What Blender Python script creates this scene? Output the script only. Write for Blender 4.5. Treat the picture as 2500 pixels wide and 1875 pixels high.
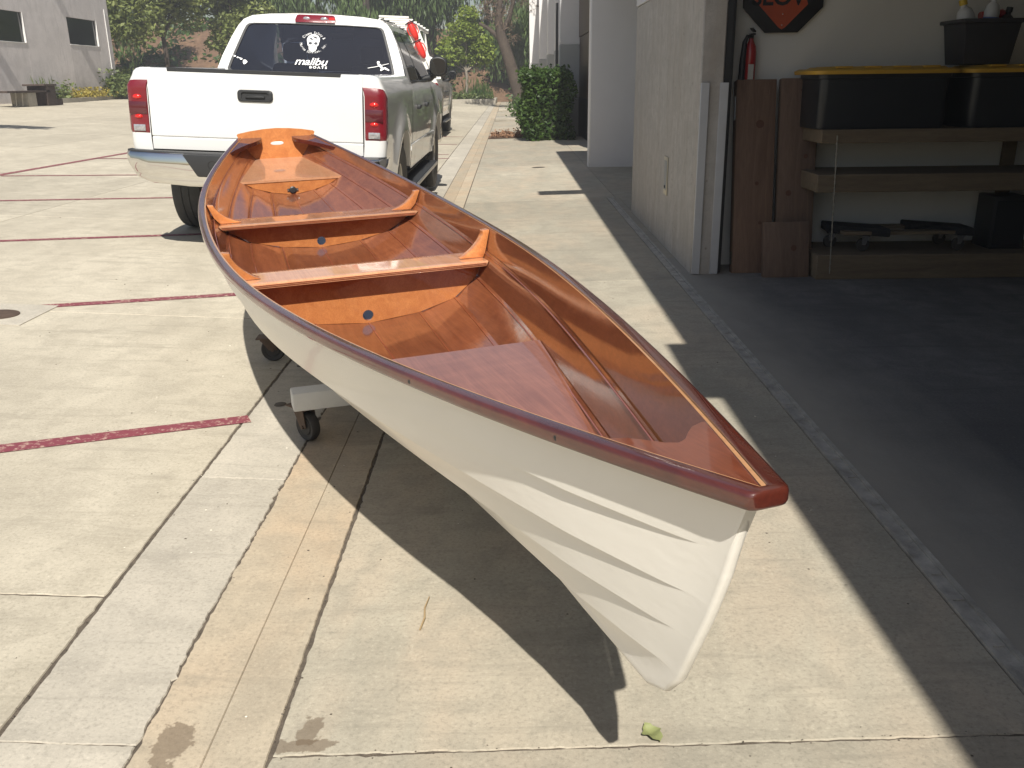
import bpy, bmesh, math, random
import numpy as np
from mathutils import Vector, Matrix
random.seed(7); RNG = np.random.default_rng(11)
scene = bpy.context.scene
for o in list(bpy.data.objects): bpy.data.objects.remove(o)
COL = scene.collection
R = math.radians

# ------------------------------------------------------------------ camera
CAM_H, F_PX, HOR, ROLL = 1.35, 2200., 198., .012
th = math.atan((937.5-HOR)/F_PX)
_c, _s = math.cos(th), math.sin(th)
_r0, cF, _u0 = Vector((1, 0, 0)), Vector((0, _c, -_s)), Vector((0, _s, _c))
cR = _r0*math.cos(ROLL)-_u0*math.sin(ROLL); cU = _u0*math.cos(ROLL)+_r0*math.sin(ROLL)
cam = bpy.data.cameras.new('camera'); cam.sensor_width = 36.; cam.lens = 36.*F_PX/2500.; cam.clip_start = .05; cam.clip_end = 2000
co = bpy.data.objects.new('camera', cam); COL.objects.link(co)
m = Matrix.Identity(4)
for i in range(3): m[i][0] = cR[i]; m[i][1] = cU[i]; m[i][2] = -cF[i]
m[2][3] = CAM_H
co.matrix_world = m; scene.camera = co

cy_ = scene.cycles; cy_.max_bounces = 7; cy_.diffuse_bounces = 3; cy_.glossy_bounces = 3; cy_.transmission_bounces = 3; cy_.transparent_max_bounces = 8; cy_.volume_bounces = 0; cy_.caustics_reflective = False; cy_.caustics_refractive = False
# ------------------------------------------------------------------ light
SUN_V = Vector((-.092, .90, -1.)).normalized()      # direction the light travels
elev = math.asin(-SUN_V.z); az = math.atan2(-SUN_V.x, -SUN_V.y)   # az of the sun, clockwise from +Y
w = bpy.data.worlds.new('World'); scene.world = w; w.use_nodes = True
nt = w.node_tree; bg = nt.nodes['Background']
sky = nt.nodes.new('ShaderNodeTexSky'); sky.sky_type = 'NISHITA'; sky.sun_disc = False
sky.sun_elevation = elev; sky.sun_rotation = az; sky.air_density = 1.2; sky.dust_density = 1.6; sky.ozone_density = 1.0
nt.links.new(sky.outputs[0], bg.inputs[0]); bg.inputs[1].default_value = .055
sl = bpy.data.lights.new('sun', 'SUN'); sl.energy = 4.7; sl.angle = R(.53); sl.color = (1., .95, .86)
so = bpy.data.objects.new('sun', sl); COL.objects.link(so)
so.rotation_euler = SUN_V.to_track_quat('-Z', 'Y').to_euler(); so.location = (0, -10, 20)
vs = scene.view_settings; vs.view_transform = 'Standard'; vs.look = 'None'; vs.exposure = .57; vs.gamma = 1.; vs.use_curve_mapping = False

# ------------------------------------------------------------------ helpers
def ground_z(x):
    if x < -.66: return -.05*(x+.66)
    return min(.022*(x+.66), .0415)
class MB:
    """mesh builder: collects geometry, links it as ONE object"""
    def __init__(s): s.v = []; s.f = []; s.mi = []
    def add(s, vs, fs, mi=0):
        o = len(s.v); s.v += [tuple(map(float, p)) for p in vs]
        for f in fs: s.f.append([o+i for i in f]); s.mi.append(mi)
    def box(s, a, b, mi=0):
        x0, y0, z0 = a; x1, y1, z1 = b
        s.add([(x0,y0,z0),(x1,y0,z0),(x1,y1,z0),(x0,y1,z0),(x0,y0,z1),(x1,y0,z1),(x1,y1,z1),(x0,y1,z1)],
              [(3,2,1,0),(4,5,6,7),(0,1,5,4),(1,2,6,5),(2,3,7,6),(3,0,4,7)], mi)
    def obox(s, c, ax, ay, az, mi=0):
        c, ax, ay, az = map(Vector, (c, ax, ay, az))
        s.add([c+ax*i+ay*j+az*k for k in (-1,1) for i,j in ((-1,-1),(1,-1),(1,1),(-1,1))],
              [(3,2,1,0),(4,5,6,7),(0,1,5,4),(1,2,6,5),(2,3,7,6),(3,0,4,7)], mi)
    def grid(s, P, mi=0, flip=False, closeu=False, closev=False):
        nu, nv = len(P), len(P[0]); fs = []
        for i in range(nu if closeu else nu-1):
            for j in range(nv if closev else nv-1):
                a, b, c, d = i*nv+j, ((i+1)%nu)*nv+j, ((i+1)%nu)*nv+(j+1)%nv, i*nv+(j+1)%nv
                fs.append((d, c, b, a) if flip else (a, b, c, d))
        s.add([p for r in P for p in r], fs, mi)
    def loft(s, rings, mi=0, cap=True, flip=False):
        s.grid(rings, mi, flip, closev=True); n = len(rings[0]); o = len(s.v)-n*len(rings)
        if cap:
            a = [o+i for i in range(n)]; b = [o+n*(len(rings)-1)+i for i in range(n)]
            s.f.append(a if flip else a[::-1]); s.mi.append(mi); s.f.append(b[::-1] if flip else b); s.mi.append(mi)
    def tube(s, pts, r, n=8, mi=0, cap=True):
        pts = [Vector(p) for p in pts]; rs = r if isinstance(r, (list, tuple)) else [r]*len(pts)
        up = None; rings = []
        for i, p in enumerate(pts):
            t = (pts[min(i+1, len(pts)-1)]-pts[max(i-1, 0)]).normalized()
            if up is None: up = t.orthogonal().normalized()
            up = (up-t*up.dot(t)).normalized(); sd = t.cross(up)
            rings.append([p+(up*math.cos(2*math.pi*k/n)+sd*math.sin(2*math.pi*k/n))*rs[i] for k in range(n)])
        s.loft(rings, mi, cap)
    def lathe(s, prof, c=(0,0,0), axis='z', n=24, mi=0, cap=True):
        rings = []
        for r_, h in prof:
            ring = []
            for k in range(n):
                a = 2*math.pi*k/n; x, y = r_*math.cos(a), r_*math.sin(a)
                p = {'z': (x, y, h), 'x': (h, x, y), 'y': (y, h, x)}[axis]
                ring.append((p[0]+c[0], p[1]+c[1], p[2]+c[2]))
            rings.append(ring)
        s.loft(rings, mi, cap)
    def prism(s, poly, h0, h1, fn, mi=0):
        """poly 2D list, fn(a,b,h)->xyz"""
        n = len(poly); v = [fn(a, b, h0) for a, b in poly]+[fn(a, b, h1) for a, b in poly]
        s.add(v, [list(range(n))[::-1], list(range(n, 2*n))]+[(i, (i+1)%n, n+(i+1)%n, n+i) for i in range(n)], mi)
    def build(s, name, mats, parent=None, bevel=0, smooth=None, seg=2, recalc=True):
        me = bpy.data.meshes.new(name); me.from_pydata(s.v, [], s.f)
        if not isinstance(mats, (list, tuple)): mats = [mats]
        for mm in mats: me.materials.append(mm)
        if len(mats) > 1: me.polygons.foreach_set('material_index', s.mi)
        if recalc or bevel:
            bm = bmesh.new(); bm.from_mesh(me)
            if bevel: bmesh.ops.remove_doubles(bm, verts=bm.verts, dist=1e-5)
            if recalc: bmesh.ops.recalc_face_normals(bm, faces=bm.faces)
            if bevel:
                es = [e for e in bm.edges if len(e.link_faces) == 2 and e.calc_face_angle(0) > R(35)]
                bmesh.ops.bevel(bm, geom=es, offset=bevel, segments=seg, profile=.5, affect='EDGES', clamp_overlap=True)
            bm.to_mesh(me); bm.free()
        if smooth is not None or bevel:
            me.shade_smooth(); me.set_sharp_from_angle(angle=R(smooth if smooth else 40))
        me.update()
        o = bpy.data.objects.new(name, me); COL.objects.link(o)
        if parent: o.parent = parent
        return o
def tag(o, label=None, cat=None, group=None, kind=None):
    if label: o['label'] = label
    if cat: o['category'] = cat
    if group: o['group'] = group
    if kind: o['kind'] = kind
    return o
def thing(name, label, cat, loc=(0,0,0), rz=0, group=None, mat=None):
    o = bpy.data.objects.new(name, None); COL.objects.link(o); o.empty_display_size = .1
    if mat is not None: o.matrix_world = mat
    else: o.location = loc; o.rotation_euler = (0, 0, rz)
    return tag(o, label, cat, group)
def box(name, a, b, mat, parent=None, bevel=.003, seg=1):
    q = MB(); q.box(a, b); return q.build(name, mat, parent, bevel=bevel, seg=seg)
def fill_poly(outer, holes, fn0, fn1, mats=None):
    """plate with holes: 2D loops -> bmesh, front by fn0(a,b), back by fn1(a,b)"""
    bm = bmesh.new(); loops = []
    for lp in [outer]+holes:
        vs_ = [bm.verts.new((a, b, 0)) for a, b in lp]
        es_ = [bm.edges.new((vs_[i], vs_[(i+1)%len(vs_)])) for i in range(len(vs_))]
        loops.append(vs_)
    bmesh.ops.triangle_fill(bm, edges=bm.edges[:], use_beauty=True, use_dissolve=False, normal=(0, 0, 1))
    bm.verts.index_update()
    V = [(v.co.x, v.co.y) for v in bm.verts]; F = [[v.index for v in f.verts] for f in bm.faces]
    L = [[v.index for v in lp] for lp in loops]; bm.free()
    n = len(V); q = MB()
    q.add([fn0(a, b) for a, b in V]+[fn1(a, b) for a, b in V], F+[[n+i for i in f[::-1]] for f in F])
    for lp in L:
        for i in range(len(lp)):
            a, b = lp[i], lp[(i+1)%len(lp)]; q.f.append([a, b, n+b, n+a]); q.mi.append(0)
    return q

# ------------------------------------------------------------------ materials
def nmat(name):
    mt = bpy.data.materials.new(name); mt.use_nodes = True
    nt = mt.node_tree; return mt, nt, nt.nodes['Principled BSDF']
def N(nt, t, **kw):
    n = nt.nodes.new('ShaderNode'+t)
    for k, v in kw.items():
        if k.startswith('i_'):
            key = k[2:]; key = int(key) if key.isdigit() else key.replace('_', ' ')
            n.inputs[key].default_value = v
        else: setattr(n, k, v)
    return n
def lk(nt, a, b): nt.links.new(a, b)
def coords(nt, scale=(1,1,1), kind='Object', loc=(0,0,0), rot=(0,0,0)):
    tc = N(nt, 'TexCoord'); mp = N(nt, 'Mapping'); lk(nt, tc.outputs[kind], mp.inputs[0])
    mp.inputs['Scale'].default_value = scale; mp.inputs['Location'].default_value = loc; mp.inputs['Rotation'].default_value = rot
    return mp.outputs[0]
def noise(nt, vec, scale, detail=4, rough=.55, dist=0):
    n = N(nt, 'TexNoise'); lk(nt, vec, n.inputs['Vector']); n.inputs['Scale'].default_value = scale
    n.inputs['Detail'].default_value = detail; n.inputs['Roughness'].default_value = rough; n.inputs['Distortion'].default_value = dist
    return n.outputs['Fac']
def ramp(nt, fac, stops):
    r_ = N(nt, 'ValToRGB'); lk(nt, fac, r_.inputs[0]); e = r_.color_ramp.elements
    while len(e) < len(stops): e.new(.5)
    for k, (p, c) in enumerate(stops):
        e[k].position = p; e[k].color = (c, c, c, 1) if isinstance(c, (int, float)) else (*c, 1)
    return r_.outputs[0]
def mix(nt, fac, a, b, mode='MIX'):
    n = N(nt, 'Mix', data_type='RGBA', blend_type=mode)
    for sock, v in ((n.inputs[0], fac), (n.inputs[6], a), (n.inputs[7], b)):
        if isinstance(v, (int, float)): sock.default_value = v if sock.type == 'VALUE' else (v, v, v, 1)
        elif isinstance(v, tuple): sock.default_value = (*v, 1)
        else: lk(nt, v, sock)
    return n.outputs[2]
def math_(nt, op, a, b=0.):
    n = N(nt, 'Math', operation=op)
    for i, v in enumerate((a, b)):
        if isinstance(v, (int, float)): n.inputs[i].default_value = v
        else: lk(nt, v, n.inputs[i])
    return n.outputs[0]
def bump(nt, bs, h, strength=.3, dist=.01):
    b = N(nt, 'Bump'); b.inputs['Strength'].default_value = strength; b.inputs['Distance'].default_value = dist
    lk(nt, h, b.inputs['Height']); lk(nt, b.outputs[0], bs.inputs['Normal']); return b
def simple(name, col, rough=.5, metal=0., spec=.5, var=.0, vscale=8., coat=0., bumps=0., rvar=0.):
    mt, nt, bs = nmat(name); bs.inputs['Roughness'].default_value = rough; bs.inputs['Metallic'].default_value = metal
    bs.inputs['Specular IOR Level'].default_value = spec; bs.inputs['Coat Weight'].default_value = coat; bs.inputs['Coat Roughness'].default_value = .04
    vec = coords(nt); n = noise(nt, vec, vscale, 5)
    if var:
        c = mix(nt, n, tuple(x*(1-var) for x in col), tuple(min(1, x*(1+var)) for x in col)); lk(nt, c, bs.inputs['Base Color'])
    else: bs.inputs['Base Color'].default_value = (*col, 1)
    if rvar: lk(nt, ramp(nt, n, [(.3, max(0, rough-rvar)), (.7, min(1, rough+rvar))]), bs.inputs['Roughness'])
    if bumps: bump(nt, bs, noise(nt, vec, vscale*6, 4), bumps, .004)
    return mt
def concrete(name, col, dark, specks=True, scale=1., bumpk=.25, rust=None, stains=.5, wet=(), edge_band=0):
    mt, nt, bs = nmat(name); vec = coords(nt)
    big = noise(nt, vec, .55*scale, 3, .6, .4); mid = noise(nt, coords(nt, (1, .35, 1)), 3.2*scale, 4, .65, .3); fine = noise(nt, vec, 95*scale, 3, .75)
    mot = noise(nt, vec, 7.5*scale, 3, .65, .5)
    c = mix(nt, ramp(nt, mid, [(.33, 0.), (.68, 1.)]), dark, col)
    c = mix(nt, ramp(nt, big, [(.35, stains), (.62, 0.)]), c, tuple(x*.74 for x in dark))
    if rust:
        c = mix(nt, ramp(nt, noise(nt, coords(nt, (1, .5, 1)), 2.1*scale, 3, .6, .5), [(.42, 0.), (.66, .7)]), c, rust)
    c = mix(nt, ramp(nt, mot, [(.36, .5), (.56, 0.)]), c, tuple(x*.80 for x in dark))
    c = mix(nt, ramp(nt, fine, [(.33, .5), (.48, .0)]), c, tuple(x*.6 for x in dark)); c = mix(nt, ramp(nt, fine, [(.56, 0.), (.70, .35)]), c, tuple(min(1, x*1.2) for x in col))
    sc1 = noise(nt, coords(nt, (.5, 5, 1), rot=(0, 0, R(28))), 2.6*scale, 4, .7, .6)
    c = mix(nt, ramp(nt, sc1, [(.28, .55), (.46, 0.)]), c, tuple(x*.68 for x in dark))
    if specks:
        vo = N(nt, 'TexVoronoi', feature='F1'); lk(nt, vec, vo.inputs['Vector']); vo.inputs['Scale'].default_value = 9*scale
        sp = ramp(nt, vo.outputs['Distance'], [(.03, 1.), (.055, 0.)])
        sel = ramp(nt, noise(nt, vec, 4.7*scale, 2), [(.55, 0.), (.6, 1.)])
        c = mix(nt, math_(nt, 'MULTIPLY', math_(nt, 'MULTIPLY', sp, sel), .6), c, (.09, .075, .055))
    ri = N(nt, 'ObjectInfo'); c = mix(nt, 1., c, ramp(nt, ri.outputs['Random'], [(0, .88), (1, 1.06)]), 'MULTIPLY')
    for (sx, sy, rx, ry_) in wet:      # damp patches
        mp = coords(nt, (1/rx, 1/ry_, 0), loc=(-sx/rx, -sy/ry_, 0)); ln = N(nt, 'VectorMath', operation='LENGTH'); lk(nt, mp, ln.inputs[0])
        d_ = math_(nt, 'ADD', ln.outputs['Value'], math_(nt, 'MULTIPLY', math_(nt, 'SUBTRACT', noise(nt, vec, 26, 4, .6), .5), 2.2))
        c = mix(nt, ramp(nt, d_, [(.80, .62), (.94, 0.)]), c, (.12, .085, .055))
    if edge_band:  # paler band along the opening edge, broken up by noise
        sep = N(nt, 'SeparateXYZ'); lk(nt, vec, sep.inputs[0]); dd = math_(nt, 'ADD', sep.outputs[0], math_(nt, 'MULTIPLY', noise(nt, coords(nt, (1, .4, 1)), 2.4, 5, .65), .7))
        c = mix(nt, ramp(nt, dd, [(edge_band, .75), (edge_band+.0, .75)] if 0 else [(0, .0), (1, .0)]), c, col)
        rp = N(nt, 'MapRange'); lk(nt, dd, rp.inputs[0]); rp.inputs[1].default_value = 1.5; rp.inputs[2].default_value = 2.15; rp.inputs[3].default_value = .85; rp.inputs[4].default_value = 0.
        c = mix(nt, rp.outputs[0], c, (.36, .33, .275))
    lk(nt, c, bs.inputs['Base Color'])
    lk(nt, ramp(nt, mid, [(.3, .72), (.7, .9)]), bs.inputs['Roughness']); bs.inputs['Specular IOR Level'].default_value = .3
    bump(nt, bs, fine, bumpk, .004)
    return mt
def wood(name, light, dark, axis='x', rough=.35, coat=0., gscale=1., bumpk=.05, streak=0.):
    mt, nt, bs = nmat(name)
    sc = {'x': (1.2, 14, 14), 'y': (14, 1.2, 14), 'z': (14, 14, 1.2)}[axis]
    vec = coords(nt, tuple(q*gscale for q in sc))
    g = noise(nt, vec, 1.6, 6, .62, 1.2); f = noise(nt, coords(nt, tuple(q*gscale*5 for q in sc)), 2.4, 3, .6)
    c = mix(nt, ramp(nt, g, [(.3, 0.), (.7, 1.)]), dark, light)
    c = mix(nt, ramp(nt, f, [(.3, .3), (.55, 0.)]), c, tuple(q*.55 for q in dark))
    ri = N(nt, 'ObjectInfo'); c = mix(nt, 1., c, ramp(nt, ri.outputs['Random'], [(0, .86), (1, 1.1)]), 'MULTIPLY')
    lk(nt, c, bs.inputs['Base Color']); bs.inputs['Roughness'].default_value = rough
    bs.inputs['Coat Weight'].default_value = coat; bs.inputs['Coat Roughness'].default_value = .045
    if bumpk: bump(nt, bs, math_(nt, 'ADD', g, f), bumpk, .003)
    return mt
# ================================================================== GROUND
M_conc = concrete('concrete_slab', (.555, .505, .405), (.45, .405, .32), stains=.35)
M_strip = concrete('concrete_strip', (.535, .49, .41), (.44, .405, .34), stains=.3)
M_gut = concrete('concrete_gutter', (.50, .43, .325), (.42, .365, .28), rust=(.50, .375, .255), stains=.35, wet=((-.745, 1.60, .045, .085), (-.76, 1.46, .05, .05)))
M_apron = concrete('concrete_apron', (.46, .42, .335), (.36, .33, .265), rust=(.45, .37, .28), stains=.5, wet=((-.47, 1.585, .09, .022), (-.455, 1.63, .035, .045)))
M_gfloor = concrete('garage_floor_concrete', (.25, .235, .22), (.15, .145, .14), specks=False, stains=.8, edge_band=1.6)
M_joint = simple('joint_dirt', (.105, .085, .065), .95, var=.75, vscale=45, bumps=1.)
def ragged(a, b, step, amp, seed):
    r_ = np.random.default_rng(seed); n = max(1, int(math.hypot(b[0]-a[0], b[1]-a[1])/step)); out = []
    d = np.array(b)-np.array(a); nn = np.array([-d[1], d[0]])/max(1e-9, np.hypot(*d)); w_ = 0.
    for i in range(n):
        w_ = .45*w_+r_.normal()*amp*(1 if r_.uniform() > .06 else 2.6); out.append(tuple(np.array(a)+d*i/n+nn*(w_ if i else 0)))
    return out
def slab(name, x0, x1, y0, y1, mat, parent, zf=ground_z, seed=0, rag=(0,0,0,0), step=.014):
    """concrete slab: top sheet with worn edges and skirts, rag amplitude for bottom,right,top,left edges"""
    st = [step if k else 9e9 for k in rag]
    poly = ragged((x0,y0),(x1,y0),st[0],rag[0],seed)+ragged((x1,y0),(x1,y1),st[1],rag[1],seed+1)+ragged((x1,y1),(x0,y1),st[2],rag[2],seed+2)+ragged((x0,y1),(x0,y0),st[3],rag[3],seed+3)
    q = MB(); n = len(poly); e = .0022
    cx_, cy_ = (x0+x1)/2, (y0+y1)/2
    def ins(p): return (p[0]+(e if p[0] < cx_ else -e), p[1]+(e if p[1] < cy_ else -e))
    top = [(*ins(p), zf(p[0])) for p in poly]; mid = [(*p, zf(p[0])-.004) for p in poly]; bot = [(*p, zf(p[0])-.05) for p in poly]
    q.add(top+mid+bot, [list(range(n))]+[(i, (i+1)%n, n+(i+1)%n, n+i) for i in range(n)]+[(n+i, n+(i+1)%n, 2*n+(i+1)%n, 2*n+i) for i in range(n)])
    o = q.build(name, mat, parent, recalc=False); return o
q = MB()      # dirt in the joints, under the slabs, follows the fall of the paving
for x0, x1 in ((-70, -.66), (-.66, 1.2), (1.2, 40)):
    q.add([(x0,-8,ground_z(x0)-.0034),(x1,-8,ground_z(x1)-.0034),(x1,140,ground_z(x1)-.0034),(x0,140,ground_z(x0)-.0034)], [(0,1,2,3)])
ground = tag(q.build('ground', M_joint), kind='structure')
pave = tag(box('pavement', (-1.2,-7.9,-.3), (-.5,-7.8,-.2), M_joint), kind='structure')
g = .0038
ys = [-6, 1.59, 2.95, 5.9, 9.6, 13.4, 17.2, 21., 25., 30, 36, 44, 54, 66]
for i in range(len(ys)-1):
    near = ys[i] < 5; rg = (.0010, .0017, .0010, .0008) if near else (0,0,0,0)
    slab('slab', -1.118+g, -.815-g*.6, ys[i]+(g*.6 if i != 1 else .002), ys[i+1]-(g*.6 if i != 0 else .002), M_strip, pave, seed=i*7, rag=rg, step=.012)
ys = [-6, 7.4, 16., 25., 36, 50, 66]
for i in range(len(ys)-1):
    rg = (0, .0009, 0, .0017) if ys[i] < 5 else (0,0,0,0)
    q = MB()  # shallow V gutter, made of two falls
    for (xa, xb, fl) in ((-.815+g, -.66, 0), (-.66, -.522-g, 1)):
        slab('gutter_slab', xa, xb, ys[i]+.004, ys[i+1]-.004, M_gut, pave, seed=i*13+3+fl, rag=(0, rg[1] if fl else 0, 0, rg[3] if not fl else 0), step=.012)
ys = [-6, 1.555, 6.14, 10.7, 15.3, 22.9]
for i in range(len(ys)-1):
    rg = (.0011, 0, .0011, .0013) if i < 2 else (0,0,0,0)
    slab('apron_slab', -.52+g, 1.135 if i < 3 else 1.237, ys[i]+.003, ys[i+1]-.003, M_apron, pave, seed=i*17+5, rag=rg)
slab('apron_slab', -.52+g, 1.24, 24.1, 40, M_apron, pave); slab('apron_slab', -.52+g, 1.24, 40.01, 64, M_apron, pave)
slab('apron_slab', 1.207, 1.28, 6.905, 10.69, M_apron, pave, zf=lambda x: .0415); slab('apron_slab', 1.24, 3.2, 10.7, 22.9, M_apron, pave, zf=lambda x: .0415); slab('apron_slab', 1.283, 3.2, 9.53, 10.69, M_apron, pave, zf=lambda x: .0415)
lx = [-1.122, -4.6, -8.1, -11.6, -15.2, -22, -40]; ly = [-6, 2.16, 5.15, 8.6, 12.1, 15.7, 19.4, 23.2, 27, 31, 36, 42, 50, 66]
for i in range(len(lx)-1):
    for j in range(len(ly)-1):
        rg = (.0014, .0011, .0014, 0) if i == 0 and j < 3 else (0,0,0,0)
        slab('lot_slab', lx[i+1]+.004, lx[i]-g, ly[j]+.004, ly[j+1]-.004, M_conc, pave, seed=i*31+j*5, rag=rg, step=.02)
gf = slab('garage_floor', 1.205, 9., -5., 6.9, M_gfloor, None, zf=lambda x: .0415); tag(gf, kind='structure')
# threshold rail
M_rail = simple('worn_aluminium', (.40, .375, .33), .75, .1, var=.7, vscale=16, bumps=.8)
q = MB()
for x0, x1, z1 in ((1.137, 1.150, .046), (1.150, 1.187, .0395), (1.187, 1.203, .047)):
    q.box((x0, -5, .0), (x1, 10.69, z1))
for k in range(60):
    y = -1+k*.19+random.uniform(-.05, .05); q.box((1.151, y, .0396), (1.186, y+random.uniform(.01, .05), .0405+random.uniform(0, .003)))
tag(q.build('door_threshold', M_rail), 'long weathered metal threshold rail let into concrete along the garage opening', 'threshold')
# ---- painted parking lines (thin paint sheets on the lot)
mt, nt, bs = nmat('red_line_paint'); vec = coords(nt)
c = mix(nt, ramp(nt, noise(nt, vec, 38, 5, .7), [(.39, .0), (.47, 1.)]), (.40, .27, .22), mix(nt, noise(nt, vec, 3, 4), (.22, .045, .058), (.165, .042, .06)))
lk(nt, c, bs.inputs['Base Color']); bs.inputs['Roughness'].default_value = .7
M_red = mt
def stripe(p, q_, wd, label):
    a = Vector((*p, 0)); b = Vector((*q_, 0)); d = (b-a).normalized(); nn = Vector((-d.y, d.x, 0))*wd/2
    P = [a-nn, b-nn, b+nn, a+nn]; s = MB(); n = 12
    G = []
    for i in range(n+1):
        t = i/n; l = a.lerp(b, t); G.append([(*((l+nn*k).to_2d()), ground_z((l+nn*k).x)+.003) for k in (-1, 1)])
    s.grid(G); o = s.build('parking_line', M_red, recalc=False)
    return tag(o, label, 'parking line', 'red parking lines on the lot')
dx, dy = -.82, -.39; d = Vector((-.90, -.435))
names = ['nearest red painted parking line, ending at the gutter strip', 'second nearest red parking line, running in behind the boat bow half', 'third nearest red parking line, reaching the boat near its stern',
         'fourth nearest red parking line, passing behind the truck rear tyre', 'fifth nearest red parking line, passing behind the truck bumper', 'sixth red parking line, thin and far beyond the truck bumper']
for k, nm in enumerate(names):
    y0 = [3.53, 6.07, 8.73, 11.52, 14.2, 16.9][k]; x1 = -1.10
    L_ = [3.2, 6, 6.2, 6.4, 5.9, 5.9][k]
    stripe((x1, y0), (x1+d.x*L_, y0+d.y*L_), .085, nm)
for k, y0 in enumerate((17.6, 20.5, 23.4)):
    stripe((-1.16, y0+.2), (-1.16+d.x*5, y0+d.y*5+.2), .085, ['red line end on lot right of the truck front wheel', 'red line end between the two trucks, right side', 'farthest red line end beside the second truck wheel'][k])
o = stripe((-6.5, 11.2), (-6.3, 17.5), .1, 'long red line running away along the far end of the parking bays')
# ---- hull lines of the rowing boat (local: X bow->stern, Y to port, Z up) ----
BL = 5.1
SN = np.array([0, .2, .4, .6, .8, 1.0])
SB = np.array([0, .2869, .4671, .5199, .4598, .2037])
SW = np.array([0, -.064, -.0882, -.0696, .0014, .1619])
KU = np.array([.26, .9, 1.6, 2.3, 2.9, 3.5, 4.1, 4.6, 5.1])
KW = np.array([-.458, -.460, -.446, -.420, -.366, -.293, -.203, -.122, -.040])
ST = [(.020, -.02), (.026, -.036), (.064, -.155), (.098, -.24), (.13, -.307), (.171, -.393), (.21, -.436), (.26, -.458)]
def spl(xs, ys, q):
    xs = np.asarray(xs, float); ys = np.asarray(ys, float); q = np.atleast_1d(np.asarray(q, float))
    n = len(xs); h = np.diff(xs); A = np.zeros((n, n)); r = np.zeros(n)
    A[0, 0] = A[-1, -1] = 1; A[0, 1] = -1; A[-1, -2] = -1
    for i in range(1, n - 1):
        A[i, i-1] = h[i-1]; A[i, i] = 2*(h[i-1]+h[i]); A[i, i+1] = h[i]
        r[i] = 6*((ys[i+1]-ys[i])/h[i]-(ys[i]-ys[i-1])/h[i-1])
    m = np.linalg.solve(A, r)
    j = np.clip(np.searchsorted(xs, q)-1, 0, n-2); a = xs[j]; b = xs[j+1]; hh = h[j]
    return m[j]*(b-q)**3/(6*hh)+m[j+1]*(q-a)**3/(6*hh)+(ys[j]/hh-m[j]*hh/6)*(b-q)+(ys[j+1]/hh-m[j+1]*hh/6)*(q-a)
def sh_b(u): return spl(SN*BL, SB, u)
def sh_w(u): return spl(SN*BL, SW, u)
def kl_w(u): return np.where(np.asarray(u) < .26, -.458, spl(KU, KW, np.maximum(u, .26)))
def stem_u(w): return np.interp(-np.asarray(w), [-q[1] for q in ST], [q[0] for q in ST])
W0 = [0, -.12, -.215, -.30, -.385, -.458]
FYB = [1, .86, .72, .55, .32, 0]; FZB = [0, .25, .46, .65, .83, 1]
FYM = [1, .955, .87, .69, .40, 0]; FZM = [0, .30, .58, .81, .94, 1]
FYS = [1, .93, .76, .56, .30, 0]; FZS = [0, .27, .52, .74, .90, 1]
def sstep(x): x = np.clip(x, 0, 1); return x*x*(3-2*x)
def seam(j, t):
    """points of seam j (0 sheer .. 5 keel), t 0 bow .. 1 transom"""
    t = np.atleast_1d(np.asarray(t, float))
    u0 = 0. if j == 0 else float(stem_u(W0[j]))
    u = u0+(BL-u0)*t
    a = sstep(t/.5); c = sstep((t-.5)/.5)
    fy = FYB[j]*(1-a)+FYM[j]*a*(1-c)+FYS[j]*c
    fz = FZB[j]*(1-a)+FZM[j]*a*(1-c)+FZS[j]*c
    if j: fz = fz+(((W0[j])/(-.458))-FZB[j])*np.exp(-t*12)
    y = sh_b(u-u0*(1-t)**2)*fy
    w = sh_w(u)+fz*(kl_w(u)-sh_w(u))
    return np.stack([u, np.maximum(y, 0), w], 1)
def section(u, n=6):
    """hull section polygon (y,w) at station u from sheer to keel"""
    out = []
    for j in range(6):
        u0 = 0. if j == 0 else float(stem_u(W0[j]))
        out.append(seam(j, (u-u0)/(BL-u0))[0, 1:])
    return np.array(out)
# ================================================================== ROWING BOAT
def varnish(name, light, dark, streak=.35):
    mt, nt, bs = nmat(name)
    g = noise(nt, coords(nt, (.9, 9, 9)), 1.7, 4, .6, 1.6)
    fig = noise(nt, coords(nt, (5, 2.2, 2.2)), 1.5, 4, .6, 2.2)
    fib = noise(nt, coords(nt, (3, 90, 90)), 2.0, 3, .6)
    c = mix(nt, ramp(nt, g, [(.3, 0.), (.7, 1.)]), dark, light)
    c = mix(nt, ramp(nt, fig, [(.4, 0.), (.75, .35)]), c, tuple(q*1.25 for q in light))
    c = mix(nt, ramp(nt, fib, [(.3, .35), (.6, 0.)]), c, tuple(q*.6 for q in dark))
    ri = N(nt, 'ObjectInfo'); c = mix(nt, 1., c, ramp(nt, ri.outputs['Random'], [(0, .78), (1, 1.16)]), 'MULTIPLY')
    lk(nt, c, bs.inputs['Base Color']); bs.inputs['Roughness'].default_value = .38; bs.inputs['Specular IOR Level'].default_value = .1
    bs.inputs['Coat Weight'].default_value = 1.; bs.inputs['Coat Roughness'].default_value = .018; bs.inputs['Coat IOR'].default_value = 1.85
    b = N(nt, 'Bump'); b.inputs['Strength'].default_value = streak; b.inputs['Distance'].default_value = .0022
    st = noise(nt, coords(nt, (34, 3.2, 3.2)), 2.6, 3, .7, .2)   # brushed-on varnish, streaks across the planks
    wv = noise(nt, coords(nt, (2.5, 2.5, 2.5)), 2.0, 3, .5)
    lk(nt, math_(nt, 'ADD', math_(nt, 'MULTIPLY', st, .55), wv), b.inputs['Height']); lk(nt, b.outputs[0], bs.inputs['Coat Normal'])
    return mt
M_plank = varnish('okoume_varnished', (.265, .090, .038), (.165, .052, .023), .13)
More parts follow.
